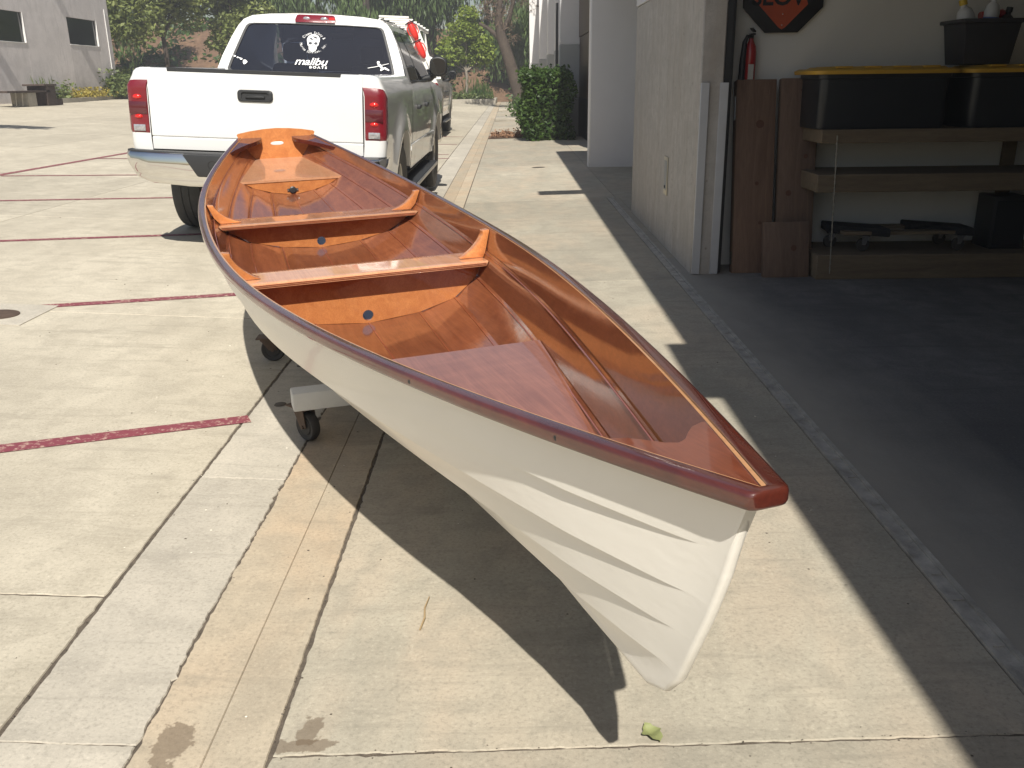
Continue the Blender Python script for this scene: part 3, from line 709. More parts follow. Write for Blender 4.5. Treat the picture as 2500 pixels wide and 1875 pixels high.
# ---- totes
M_yel = simple('yellow_lid_plastic', (.58, .33, .035), .5, var=.08); M_tote = simple('black_tote_plastic', (.02, .022, .025), .38, var=.15)
def tote(x0, x1, label):
    cx_ = (x0+x1)/2; t = thing('storage_tote', label, 'tote', (cx_, 6.09, 1.0275), 0, 'black totes with yellow lids'); w_ = (x1-x0)/2
    def rr(w, d0, d1, r_, z_):
        pts = []
        for (cx, cy, a0) in ((w-r_, d1-r_, 0), (-w+r_, d1-r_, 90), (-w+r_, d0+r_, 180), (w-r_, d0+r_, 270)):
            for k in range(5): pts.append((cx+r_*math.cos(R(a0+22.5*k)), cy+r_*math.sin(R(a0+22.5*k)), z_))
        return pts
    q = MB(); q.loft([rr(w_-.065, .005, .41, .05, 0), rr(w_-.06, .0, .415, .05, .015), rr(w_-.06, -.005, .425, .055, .31), rr(w_-.045, -.015, .435, .06, .315), rr(w_-.045, -.015, .435, .06, .345)]); q.build('tub', M_tote, t, smooth=35)
    q = MB(); q.loft([rr(w_-.01, -.045, .465, .07, .340), rr(w_-.005, -.05, .47, .075, .350), rr(w_-.005, -.05, .47, .075, .362), rr(w_-.03, -.03, .45, .07, .374), rr(w_-.07, .0, .41, .06, .374), rr(w_-.09, .02, .39, .05, .385)]); ld = q.build('lid', M_yel, t, smooth=35)
    for k in range(4):
        xx = -w_+.2+k*(2*w_-.4)/3; q = MB(); q.box((xx-.05, -.02, .3755), (xx+.05, .42, .389)); q.build('lid_rib', M_yel, ld, bevel=.004)
    return t
tote(1.945, 2.905, 'black storage tote with yellow lid nearest the leaning boards'); tote(2.925, 3.9, 'black storage tote with yellow lid at the right picture edge')
# ---- black bin with bottles on top of the totes
M_bin = simple('grey_black_bin', (.035, .035, .04), .5, var=.15)
bn = thing('storage_bin', 'dark open bin full of bottles standing on the yellow tote lids', 'bin', (3.09, 6.30, 1.4185))
q = MB()
def rect(w, d, z_): return [(-w, -d, z_), (w, -d, z_), (w, d, z_), (-w, d, z_)]
q.loft([rect(.15, .13, 0), rect(.18, .155, .25), rect(.20, .175, .25), rect(.20, .175, .275), rect(.17, .145, .275), rect(.14, .12, .01)], cap=True); q.build('bin_body', M_bin, bn, bevel=.006)
def bottle(x, y, z_, r_, h, c1, c2, label, tilt=(0, 0), cap=None):
    t = thing('bottle', label, 'bottle', (x, y, z_), 0, 'bottles in the dark bin'); t.rotation_euler = (tilt[0], tilt[1], 0)
    q = MB(); q.lathe([(0, 0), (r_, 0), (r_, h*.68), (r_*.8, h*.8), (r_*.35, h*.86), (r_*.35, h*.92)], n=18); q.build('bottle_body', c1, t, smooth=40)
    q = MB(); q.lathe([(r_+.001, h*.12), (r_+.001, h*.6)], n=18, cap=False); q.build('bottle_label', c2, t, smooth=40)
    q = MB(); q.lathe([(r_*.45, h*.9), (r_*.45, h), (0, h)], n=14); q.build('bottle_cap', cap or c2, t, smooth=40)
Mw = simple('white_plastic', (.55, .56, .58), .4); Mg = simple('green_label', (.03, .12, .05), .5); Mbl = simple('blue_label', (.06, .10, .32), .45); Mys = simple('yellow_label', (.6, .42, .04), .5)
bottle(3.045, 6.31, 1.50, .055, .33, Mw, Mg, 'white bottle with green and yellow label leaning left in the bin', (0, R(-17)), Mys)
bottle(3.115, 6.28, 1.49, .048, .36, Mw, Mbl, 'white and blue spray bottle in the middle of the bin', (0, R(4)), Mbl)
bottle(3.215, 6.30, 1.47, .045, .30, M_black, M_tote, 'dark bottle at the right side of the bin', (0, R(8)))
cn = thing('spray_can', 'red canister lying across the top of the bin', 'can', (3.075, 6.31, 1.715)); cn.rotation_euler = (0, R(84), R(6))
q = MB(); q.lathe([(0, 0), (.026, 0), (.028, .006), (.028, .15), (.020, .165), (.018, .18), (0, .18)], n=18); q.build('can_body', M_redp, cn, smooth=40)
q = MB(); q.lathe([(.029, .03), (.029, .07)], n=18, cap=False); q.build('can_band', Mw, cn, smooth=40)
# ---- furniture dolly on the plinth
M_carp = simple('black_carpet', (.012, .013, .015), .95, bumps=.6, vscale=30)
fd = thing('furniture_dolly', 'wooden furniture dolly with black carpeted ends on the bottom shelf', 'dolly', (2.62, 6.30, .2075), 0)
for y0 in (-.16, .10): box('deck_board', (-.34, y0, .118), (.42, y0+.09, .142), M_pine, fd, .003)
for x0, x1 in ((-.40, -.05), (.17, .52)):
    q = MB(); q.add([(x0, -.02, .112), (x1, -.22, .112), (x1+.0, .0, .112), (x0+.02, .22, .112), (x0, -.02, .168), (x1, -.22, .168), (x1, .0, .168), (x0+.02, .22, .168)], [(3,2,1,0),(4,5,6,7),(0,1,5,4),(1,2,6,5),(2,3,7,6),(3,0,4,7)]); q.build('carpet_pad', M_carp, fd, bevel=.008)
for x0, y0 in ((-.36, .06), (-.19, -.11), (.46, -.12), (.44, .12)):
    q = MB(); q.lathe([(0, -.014), (.04, -.014), (.045, -.008), (.045, .008), (.04, .014), (0, .014)], axis='y', n=20, cap=False); o = q.build('caster_wheel', M_rub, fd, smooth=40); o.location = (x0, y0, .0455)
    q = MB(); q.add([(-.012, -.017, 0), (.012, -.017, 0), (.035, -.017, .055), (-.015, -.017, .055), (-.012, -.02, 0), (.012, -.02, 0), (.035, -.02, .055), (-.015, -.02, .055)], [(0,1,2,3),(7,6,5,4),(0,4,5,1),(1,5,6,2),(2,6,7,3),(3,7,4,0)]); q.box((-.02, -.02, .055), (.04, .02, .062)); o = q.build('caster_fork', M_screw, fd); o.location = (x0, y0, .0455)
bk = thing('speaker_box', 'black box standing on the bottom shelf behind the furniture dolly', 'box', (3.43, 6.33, .2075))
q = MB(); q.box((-.12, -.12, 0), (.12, .12, .36)); q.build('box_body', M_tote, bk, bevel=.01); box('front_grille', (-.10, -.123, .03), (.10, -.1205, .33), M_carp, bk, .002)
# ================================================================== PICKUP TRUCKS
def paint(name, col, dirt=.0):
    mt, nt, bs = nmat(name); bs.inputs['Base Color'].default_value = (*col, 1); bs.inputs['Roughness'].default_value = .35
    bs.inputs['Coat Weight'].default_value = 1.; bs.inputs['Coat Roughness'].default_value = .03
    vec = coords(nt); c = mix(nt, ramp(nt, noise(nt, vec, 2.5, 6, .65), [(.5, 0.), (.85, .18)]), col, (.66, .63, .57)); lk(nt, c, bs.inputs['Base Color'])
    return mt
M_wht = paint('white_car_paint', (.66, .665, .66)); M_wht2 = paint('white_fleet_paint', (.78, .77, .74))
M_chr = simple('chrome', (.78, .77, .75), .06, 1., rvar=.02, vscale=20)
M_tyre = simple('tyre_rubber', (.06, .06, .06), .75, var=.4, vscale=18, bumps=.3)
M_trim = simple('black_trim', (.022, .023, .025), .5, var=.2)
M_under = simple('underbody', (.012, .011, .011), .8)
M_rim = simple('alloy_rim', (.42, .41, .39), .35, .8, var=.2)
mt, nt, bs = nmat('red_lens'); bs.inputs['Base Color'].default_value = (.16, .006, .014, 1); bs.inputs['Roughness'].default_value = .25; bs.inputs['Coat Weight'].default_value = 1.; bs.inputs['Coat Roughness'].default_value = .02
bump(nt, bs, N(nt, 'TexWave', wave_type='BANDS', bands_direction='Z', i_Scale=60.).outputs['Fac'], .15, .002); M_lens = mt
M_lensd = simple('dark_red_lens', (.075, .006, .012), .15, coat=1.); M_refl = simple('red_reflector', (.75, .02, .015), .12, .35, coat=1.); M_clear = simple('clear_lens', (.42, .41, .43), .08, .5, coat=1., var=.6, vscale=60)
def glass(name, tint, extra=.02):
    mt = bpy.data.materials.new(name); mt.use_nodes = True; nt = mt.node_tree; nt.nodes.remove(nt.nodes['Principled BSDF']); out = nt.nodes['Material Output']
    tr = N(nt, 'BsdfTransparent'); tr.inputs[0].default_value = (*tint, 1); gl = N(nt, 'BsdfGlossy'); gl.inputs['Roughness'].default_value = .02; gl.inputs[0].default_value = (.9, .92, 1, 1)
    fr = N(nt, 'Fresnel'); fr.inputs[0].default_value = 1.5; ms = N(nt, 'MixShader'); lk(nt, math_(nt, 'ADD', fr.outputs[0], extra), ms.inputs[0]); lk(nt, tr.outputs[0], ms.inputs[1]); lk(nt, gl.outputs[0], ms.inputs[2]); lk(nt, ms.outputs[0], out.inputs[0]); return mt
M_rglass = glass('tinted_rear_glass', (.36, .40, .46), .045); M_wglass = glass('windscreen_glass', (.84, .87, .86))
M_sglass = simple('dark_side_glass', (.012, .013, .015), .03, 0., .6, coat=.3)
M_decal = simple('white_vinyl', (.82, .82, .82), .5)
M_seatf = simple('grey_seat_cloth', (.05, .05, .055), .9)
WY = (1.12, 4.69); WR = .405; ARC = .495
def zarch(y, sill):
    for c_ in WY:
        d = abs(y-c_)
        if d < ARC: return max(sill, .43+math.sqrt(ARC*ARC-d*d))
    return sill
def xs_bed(z, y):
    x = .992; x -= .10*max(0, (z-1.22)/.17)**2; x -= .028*max(0, (.85-z)/.35)
    for c_ in WY:
        d = math.hypot(y-c_, z-.43); x += .030*math.exp(-((d-.52)/.13)**2)
    return x
def cols(a, b, n, extra=()):
    ys_ = list(np.linspace(a, b, n))
    for c_ in WY:
        for s_ in (-1, 1):
            e = c_+s_*ARC
            if a < e < b: ys_ += [e-.0008*s_*-1, e-.004*s_, e-.015*s_, e-.04*s_, e+.002*s_]
    return sorted(ys_)
def panel(root, name, y0, y1, ztop, sill, xf, mat, sd, n=18, lip=True, roll=None):
    ys_ = cols(y0, y1, n); P = []
    for y in ys_:
        zb = zarch(y, sill); zt = ztop(y) if callable(ztop) else ztop; col = []
        if lip: col += [((xf(zb, y)-.06)*sd, y, zb+.004), ((xf(zb, y)-.004)*sd, y, zb)]
        for k in range(15):
            z = zb+(zt-zb)*k/14; col.append((xf(z, y)*sd, y, z))
        if roll:
            x = xf(zt, y)
            for dx_, dz_ in roll: col.append(((x+dx_)*sd, y, zt+dz_))
        P.append(col)
    q = MB(); q.grid(P, flip=(sd > 0)); return q.build(name, mat, root, smooth=38)
def pickup(root, MP, first=True):
    bedroll = [(-.012, .028), (-.035, .048), (-.07, .058), (-.15, .060), (-.155, -.1), (-.155, -.42)]
    for sd in (-1, 1):
        # ---- bed side with rounded rear corner
        ys_ = cols(.07, 1.925, 18); P = []
        corner = [(-.166, .004), (-.10, .0), (-.055, .002), (-.028, .010), (-.010, .028), (-.002, .050)]
        def column(y, dx_, sill):
            zb = zarch(y, sill); zt = 1.322; c_ = [((xs_bed(zb, y)-.06+dx_)*sd, y, zb+.004), ((xs_bed(zb, y)-.004+dx_)*sd, y, zb)]
            for k in range(15):
                z = zb+(zt-zb)*k/14; c_.append(((xs_bed(z, y)+dx_)*sd, y+(.012*max(0, (z-1.2)/.12) if y < .06 else 0), z))
            x = xs_bed(zt, y)
            for a_, b_ in bedroll: c_.append((max(x+dx_+a_, .80 if dx_ > -.1 else .79)*sd if True else 0, y+(.012 if y < .06 else 0), zt+b_))
            return c_
        for dx_, y in corner: P.append(column(y, dx_, .60))
        for y in ys_: P.append(column(y, 0, .60 if y < .6 else .56))
        q = MB(); q.grid(P, flip=(sd > 0)); q.build('bed_side', MP, root, smooth=40)
        # ---- tail lamp hugging the corner
        lp = []
        LC = [(-.1625, .0035), (-.158, .003)]+corner[1:]+[(0, .075), (.0, .105)]
        for i, (dx_, y) in enumerate(LC):
            i -= 1; f = max(0, i)/7; zt = 1.290-.030*f*f-(.022 if i == 6 else 0)-(.06 if i == 7 else 0); zb = .888; c_ = []
            for k in range(13):
                z = zb+(zt-zb)*k/12; off = .007 if (0 <= i < 7 and 0 < k < 12) else -.004
                nx, ny = (0, -1) if i < 3 else ((.7, -.7) if i < 6 else (1, -.2))
                c_.append(((xs_bed(z, y)+dx_+nx*off)*sd, y+ny*off, z))
            lp.append(c_)
        q = MB(); q.grid(lp, flip=(sd > 0)); lamp = q.build('tail_lamp', M_lens, root, smooth=50)
        q = MB(); q.box((-.068, -.0035, -.045), (.068, 0, .045)); o = q.build('dark_lens_panel', M_lensd, lamp, bevel=.012); o.location = (sd*.905, -.0065, 1.085)
        for zc, rr_ in ((1.165, .046), (1.02, .042)):
            q = MB(); q.lathe([(rr_, .0), (rr_*.92, -.004), (rr_*.5, -.0095), (rr_*.2, -.012), (0, -.012)], axis='y', n=18, c=(0, 0, 0)); o = q.build('reflector', M_refl, lamp, smooth=40); o.location = (sd*.905, -.0055, zc); o.scale = (.75, 1, .42)
        q = MB(); q.box((-.045, -.004, -.024), (.045, .0, .024)); o = q.build('reverse_lens', M_clear, lamp, bevel=.006); o.location = (sd*.905, -.0065, .937)
        # ---- cab side, doors, front fender
        xf = lambda z, y: xs_bed(min(z, 1.18), y)-.045*max(0, (z-1.08)/.22)**1.5
        for nm, a, b, sill in (('cab_corner', 1.955, 2.30, .50), ('rear_door', 2.307, 3.09, .50), ('front_door', 3.097, 4.13, .50), ('front_fender', 4.137, 5.55, .56)):
            zt = 1.315 if nm != 'front_fender' else (lambda y: 1.315-.10*max(0, (y-4.2)/1.35)**1.3)
            pn = panel(root, nm, a, b, zt, sill, xf, MP, sd, 12 if nm != 'front_fender' else 22, roll=None if nm != 'front_fender' else [(-.03, .02), (-.12, .035), (-.40, .045)])
            if 'door' in nm:
                hy = b-.10 if nm == 'front_door' else b-.10
                q = MB(); q.box((-.02, -.075, -.02), (.022, .075, .02)); o = q.build('door_handle', M_trim, pn, bevel=.008); o.location = (sd*(xf(1.06, hy-.0)+.012), a+.12, 1.075)
        # side moulding and rocker
        q = MB(); q.loft([[((xs_bed(.72, y)-.004)*sd, y, .695), ((xs_bed(.72, y)+.012)*sd, y, .70), ((xs_bed(.72, y)+.012)*sd, y, .74), ((xs_bed(.72, y)-.004)*sd, y, .745)] for y in np.linspace(1.66, 4.16, 14)]); q.build('side_moulding', MP, root, smooth=40)
        q = MB(); q.loft([[(.97*sd, y, .49), (.90*sd, y, .40), (.86*sd, y, .40), (.86*sd, y, .50)] for y in (1.66, 4.15)]); q.build('rocker_panel', M_under, root)
        rb = MB(); rb.box((min(.88*sd, 1.05*sd), 1.75, .345), (max(.88*sd, 1.05*sd), 4.10, .395)); rbo = rb.build('running_board', M_trim, root, bevel=.012)
        q = MB(); q.box((min(1.052*sd, 1.062*sd), 1.78, .352), (max(1.052*sd, 1.062*sd), 4.07, .388)); q.build('board_trim', M_rim, rbo, bevel=.003)
        # greenhouse side
        def gh(s, t):
            y = (2.0+2.60*s)*(1-t)+(2.31+1.28*s)*t; x = .935*(1-t)+.705*t+.022*math.sin(math.pi*t); z = 1.30*(1-t)+1.845*t
            return x, y, z
        q = MB(); q.grid([[(lambda p: (p[0]*sd, p[1], p[2]))(gh(s, t)) for t in np.linspace(0, 1, 9)] for s in np.linspace(0, 1, 12)], flip=(sd > 0)); q.build('cab_pillars', MP, root, smooth=60)
        for nm, s0, s1, t1 in (('side_window', .10, .40, .90), ('side_window', .435, .93, .90)):
            P = []
            for s in np.linspace(s0, s1, 8):
                c_ = []
                for t in np.linspace(.05, t1, 8):
                    x, y, z = gh(s, t); c_.append(((x+.006)*sd, y, z+.001))
                P.append(c_)
            q = MB(); q.grid(P, flip=(sd > 0)); q.build(nm, M_sglass, root, smooth=60)
        # belt seal
        q = MB(); q.tube([(gh(s, .02)[0]*sd+.006*sd, gh(s, .02)[1], gh(s, .02)[2]+.004) for s in np.linspace(.08, .95, 10)], .010, 6); q.build('belt_seal', M_trim, root, smooth=60)
        # mirror
        mr = MB()
        mr.loft([[(sd*(1.07+.105*math.cos(a)*k), y, 1.475+.115*k*math.copysign(abs(math.sin(a))**.6, math.sin(a))) for a in np.linspace(0, 2*math.pi, 20, endpoint=False)] for y, k in ((3.93, .86), (3.945, .98), (3.99, 1.), (4.06, .9), (4.11, .55))])
        mo = mr.build('mirror', M_trim, root, smooth=50)
        q = MB(); q.tube([(sd*.90, 4.04, 1.33), (sd*.98, 4.03, 1.35), (sd*1.03, 4.02, 1.40)], [.045, .04, .035], 8); q.build('mirror_arm', M_trim, mo, smooth=50)
        q = MB(); q.add([(sd*(1.07+.088*math.cos(a)), 3.9285, 1.475+.094*math.copysign(abs(math.sin(a))**.6, math.sin(a))) for a in np.linspace(0, 2*math.pi, 20, endpoint=False)], [list(range(20))]); q.build('mirror_glass', M_sglass, mo)
        # wheels
        for wy in WY:
            q = MB(); q.lathe([(.225, -.11), (.30, -.128), (.36, -.134), (.392, -.122), (.403, -.10), (.405, -.04), (.398, -.036), (.398, -.028), (.405, -.024), (.405, .024), (.398, .028), (.398, .036), (.405, .04), (.403, .10), (.392, .122), (.36, .134), (.30, .128), (.225, .11)], axis='x', n=40, cap=False)
            wo = q.build('wheel', M_tyre, root, smooth=35); wo.location = (sd*.855, wy, WR-.003)
            rm = MB(); rm.lathe([(.226, .108*sd), (.215, .10*sd), (.205, .03*sd), (.06, .02*sd), (.0, .02*sd)], axis='x', n=32, cap=False)
            for k in range(5):
                a = 2*math.pi*k/5; ca, sa = math.cos(a), math.sin(a)
                rm.obox((.07*sd, .125*ca, .125*sa), (.02, 0, 0), (0, .095*ca, .095*sa), (0, -.035*sa, .035*ca))
            rm.lathe([(.06, .05*sd), (.055, .098*sd), (.0, .10*sd)], axis='x', n=18); rmo = rm.build('rim', M_rim, wo, smooth=35)
            # dark wheel well
            q = MB(); P = []
            for a in np.linspace(0, math.pi, 12): P.append([(sd*.50, wy+.485*math.cos(a), .43+.485*math.sin(a)), (sd*.945, wy+.485*math.cos(a), .43+.485*math.sin(a))])
            q.grid(P); q.add([(sd*.50, wy+.485*math.cos(a), .43+.485*math.sin(a)) for a in np.linspace(0, math.pi, 12)], [list(range(12))]); q.build('wheel_well', M_under, root)
    # ---- bed floor, headboard, tailgate
    q = MB(); q.box((-.80, .06, .84), (.80, 1.90, .88)); q.box((-.80, 1.89, .84), (.80, 1.93, 1.34)); q.build('bed_floor', MP, root)
    tg = MB(); prof = [(.778, .018), (.782, .004), (.864, .000), (.871, .009), (.877, .009), (.884, .000), (1.20, -.006), (1.26, -.004), (1.30, .0), (1.345, -.002), (1.372, .006), (1.380, .022), (1.380, .055), (.778, .055)]
    tg.loft([[(x, y, z) for z, y in prof] for x in (-.816, -.813, -.5, 0, .5, .813, .816)]); tgo = tg.build('tailgate', MP, root, smooth=30)
    box('tailgate_cap', (-.665, .001, 1.350), (.655, .068, 1.3845), M_trim, tgo, .003)
    def rrect(w, h, r_, zc): return [(cx+r_*math.cos(R(a0+k*22.5)), zc+cz+r_*math.sin(R(a0+k*22.5))) for cx, cz, a0 in ((w-r_, h-r_, 0), (-w+r_, h-r_, 90), (-w+r_, -h+r_, 180), (w-r_, -h+r_, 270)) for k in range(5)]
    q = MB(); O_, I_ = rrect(.135, .043, .028, 1.200), rrect(.105, .028, .018, 1.198)
    q.loft([[(a, .0, b) for a, b in O_], [(a, -.014, b) for a, b in O_], [(a*.95, -.019, 1.2+(b-1.2)*.88) for a, b in O_], [(a, -.019, b) for a, b in I_], [(a, -.008, b) for a, b in I_]]); h_ = q.build('tailgate_handle', M_trim, tgo, smooth=35)
    box('handle_grip', (-.075, -.0215, 1.183), (.075, -.0095, 1.203), M_trim, h_, .004)
    q = MB(); q.box((-.83, .03, .62), (.83, .09, .774)); q.box((-.835, .030, .776), (-.805, .054, 1.31)); q.box((.805, .030, .776), (.835, .054, 1.31)); q.build('rear_valance', M_under, root)
    # ---- bumper
    plan = [(-1.005, .10), (-1.01, .0), (-.995, -.07), (-.95, -.125), (-.80, -.165), (-.5, -.188), (0, -.195), (.5, -.188), (.80, -.165), (.95, -.125), (.995, -.07), (1.01, .0), (1.005, .10)]
    sec = [(.05, .765), (.012, .768), (.0, .757), (-.004, .735), (-.010, .70), (-.010, .64), (.0, .59), (.008, .575), (.004, .56), (.010, .54), (.03, .52), (.08, .515)]
    rings = []
    for x, y in plan:
        e = max(0, (abs(x)-.55)/.46)**2.2; rings.append([(x*(1-max(0, (.70-z))*.30*e), y+dy_, z if z > .70 else .70-(.70-z)*(1-.38*e)) for dy_, z in sec])
    q = MB(); q.grid(rings, flip=True); bp = q.build('rear_bumper', M_chr, root, smooth=50)
    tp = MB(); tp.loft([[(x, y+.012, .7685), (x, y+.10, .7685), (x, y+.10, .779), (x, y+.016, .779)] for x, y in plan[2:-2]]); tp.build('step_pad', M_trim, bp, smooth=30)
    q = MB(); tpz = [(-.53, .766), (.53, .766), (.42, .60), (-.42, .60)]
    q.prism(tpz, -.212, -.10, lambda a, b, h: (a, h+.0*b, b)); q.build('hitch_step', M_trim, bp, bevel=.012)
    q = MB(); q.lathe([(.035, -.213), (.03, -.214), (.018, -.19)], axis='y', n=16, c=(-.30, 0, .69), cap=False); q.build('socket_cup', M_under, bp)
    q = MB(); q.box((-.05, -.16, .42), (.05, .2, .50)); q.build('hitch_receiver', M_under, root)
    q = MB(); q.box((-.45, .15, .46), (-.33, 5.3, .62)); q.box((.33, .15, .46), (.45, 5.3, .62)); q.box((-.84, 1.06, .36), (.84, 1.18, .46)); q.box((-.6, 3.2, .45), (.6, 5.2, .75)); q.box((-.85, 1.66, .50), (.85, 4.15, .56)); q.build('chassis', M_under, root)
    q = MB(); q.lathe([(0, -.16), (.13, -.1), (.16, 0), (.13, .1), (0, .16)], axis='y', n=14, c=(0, 1.12, .41)); q.build('differential', M_under, root, smooth=40)
    # ---- rear of cab with window opening, roof
    ry = lambda z: 1.955+(z-1.30)*.615
    half = [(.925, 1.27), (.915, 1.34), (.87, 1.50), (.80, 1.68), (.745, 1.79), (.70, 1.845), (.62, 1.882), (.45, 1.902), (.2, 1.912)]
    outl = half+[(0, 1.915)]+[(-a, b) for a, b in half[::-1]]
    hl = [(.795, 1.372), (.805, 1.385), (.785, 1.46), (.735, 1.61), (.69, 1.74), (.67, 1.785), (.645, 1.805), (.60, 1.812), (.3, 1.820)]
    hole = [(-.775, 1.362), (.775, 1.362)]+hl+[(-a, b) for a, b in hl[::-1]]
    q = fill_poly(outl, [hole], lambda a, b: (a, ry(b), b), lambda a, b: (a, ry(b)+.05, b)); q.build('cab_rear', MP, root, smooth=30)
    sc_ = lambda P, k: [((a)*k, 1.59+(b-1.59)*k) for a, b in P]
    q = fill_poly(sc_(hole, 1.004), [sc_(hole, .972)], lambda a, b: (a, ry(b)-.003, b), lambda a, b: (a, ry(b)+.02, b)); q.build('window_seal', M_trim, root)
    q = MB(); q.add([(a, ry(b)+.006, b) for a, b in sc_(hole, .99)], [list(range(len(hole)))]); rw = q.build('rear_window', M_rglass, root)
    P = []
    for y in np.linspace(0, 1, 10):
        yy = 2.31+y*1.30; cr = math.sin(math.pi*(.15+.75*y)); row = []
        for x in np.linspace(-1, 1, 15):
            ax = abs(x); z = 1.845+(.067+.022*cr)*(1-ax**2.6); row.append((x*.705, yy-(.022 if 0 else 0)+(1-ax)*.0-(.0 if y else -.0)+( (z-1.845)*.615 if y == 0 else 0), z))
        P.append(row)
    q = MB(); q.grid(P); q.build('roof', MP, root, smooth=60)
    for s_ in (-1, 1):
        q = MB(); q.tube([(s_*.635, 2.33+.0, 1.886), (s_*.635, 3.4, 1.902)], .006, 6); q.build('roof_seam', M_trim, root)
    # windscreen
    q = MB(); q.grid([[(x*(.70*(t)+.86*(1-t)), 3.62*t+4.60*(1-t)+.10*(1-x*x)*(1-t), 1.86*t+1.30*(1-t)+.03*(1-x*x)*t) for x in np.linspace(-1, 1, 9)] for t in np.linspace(0, 1, 5)]); q.build('windscreen', M_wglass, root, smooth=60)
    # hood, nose
    P = []
    for y in np.linspace(0, 1, 8):
        P.append([(x*(.60+.0*y)/1., 4.55+1.15*y, 1.36-.14*y**1.6-.05*(abs(x))**3+.02*(1-x*x)) for x in np.linspace(-1.0, 1.0, 11)])
    q = MB(); q.grid(P); q.build('hood', MP, root, smooth=60)
    q = MB(); q.box((-.95, 5.50, .72), (.95, 5.72, 1.20)); q.build('front_clip', MP, root, bevel=.05)
    q = MB(); q.box((-.98, 5.60, .48), (.98, 5.80, .71)); q.build('front_bumper', M_chr, root, bevel=.04); q = MB(); q.box((-.45, 5.722, .76), (.45, 5.74, 1.14)); q.build('grille', M_trim, root, bevel=.01)
    for s_ in (-1, 1): box('headlight', (min(s_*.5, s_*.93), 5.722, .88), (max(s_*.5, s_*.93), 5.74, 1.12), M_clear, root, .01)
    # interior
    q = MB(); q.box((-.84, 2.05, .60), (.84, 4.6, .70)); q.box((-.82, 4.15, .70), (.82, 4.6, 1.29)); q.build('dashboard', M_seatf, root)
    for s_ in (-1, 1):
        q = MB(); q.box((s_*.42-.25, 3.12, .9), (s_*.42+.25, 3.26, 1.45)); st = q.build('front_seat', M_seatf, root, bevel=.06)
        q = MB(); q.box((s_*.42-.13, 3.13, 1.47), (s_*.42+.13, 3.22, 1.66)); q.build('headrest', M_seatf, st, bevel=.05)
    q = MB(); q.box((-.80, 2.14, .9), (.80, 2.24, 1.34)); q.build('rear_bench', M_seatf, root, bevel=.04)
    q = MB(); q.box((-.12, 3.72, 1.72), (.12, 3.75, 1.79)); q.build('inside_mirror', M_trim, root, bevel=.01)
    # high brake lamp
    q = MB(); q.prism([(-.195, 1.832), (.195, 1.832), (.198, 1.86), (.185, 1.898), (.165, 1.905), (-.165, 1.905), (-.185, 1.898), (-.198, 1.86)], -.022, .01, lambda a, b, h: (a, ry(b)+h, b)); bl = q.build('brake_lamp', M_refl if False else M_lens, root, bevel=.006)
    for s_ in (-1, 1):
        q = MB(); q.lathe([(.030, .0), (.024, -.004), (0, -.006)], axis='y', n=16); o = q.build('cargo_light', M_clear, bl, smooth=40); o.location = (s_*.085, ry(1.868)-.0225, 1.868); o.scale = (1.15, 1, .6)
    q = MB(); q.box((.135, -.003, -.018), (.19, 0, .018)); o = q.build('lit_edge', M_refl, bl, bevel=.004); o.location = (0, ry(1.868)-.0225, 1.866)
    return ry
def pose(x, y, z, yaw_, roll_, pitch_):
    return Matrix.Translation((x, y, z))@Matrix.Rotation(yaw_, 4, 'Z')@Matrix.Rotation(roll_, 4, 'Y')@Matrix.Rotation(pitch_, 4, 'X')
tr1 = thing('pickup_truck', 'white pickup truck seen from behind, tailgate closed, window stickers, parked behind the boat', 'pickup truck', mat=pose(-1.989, 7.246, .0656, -.008, .0464, .008))
ry = pickup(tr1, M_wht)
# ---- stickers on the rear window (flat vinyl just outside the glass)
sl_ = math.hypot(1, .615); wy_ = Vector((0, .615/sl_, 1/sl_))
def on_glass(a, b, out=.004): return Vector((a, ry(b)-out, b))
def gmat(a, b, rot=0., out=.004):
    xa = Vector((math.cos(rot), 0, 0))+wy_*math.sin(rot); ya = wy_*math.cos(rot)-Vector((1, 0, 0))*math.sin(rot)
    return plane_mat(on_glass(a, b, out), xa, ya)
def deco(name, polys, a, b, mat, out=.004, parent=tr1):
    q = MB(); m_ = gmat(a, b, 0, out)
    if name == 'skull_marks': polys = [[(x*KS, y*KS) for x, y in P] for P in polys]
    for P in polys: q.add([m_@Vector((x, y, 0)) for x, y in P], [list(range(len(P)))])
    return q.build(name, mat, parent, recalc=False)
cxs, czs = -.004, 1.648
text_mesh('malibu', .112, M_decal, tr1, 'sticker_malibu', gmat(-.012, 1.468), shear=.30, off=.0012, extrude=0, spacing=.95, xs=1.12)
text_mesh('BOATS', .034, M_decal, tr1, 'sticker_boats', gmat(.065, 1.418), off=.0012, extrude=0, spacing=1.45, xs=1.25)
sk = []
def arc(cx, cy, rx, ry_, a0, a1, n=14): return [(cx+rx*math.cos(R(a)), cy+ry_*math.sin(R(a))) for a in np.linspace(a0, a1, n)]
skull = arc(0, .035, .078, .075, -20, 200, 22)+[(-.066, -.03), (-.062, -.045), (-.050, -.05), (-.048, -.075)]+arc(0, -.075, .048, .052, 180, 360, 14)+[(.048, -.075), (.050, -.05), (.062, -.045), (.066, -.03)]
KS = .80
deco('sticker_skull', [[(a*KS, b*KS) for a, b in skull]], cxs, czs, M_decal)
M_dk = simple('sticker_dark', (.03, .034, .045), .3)
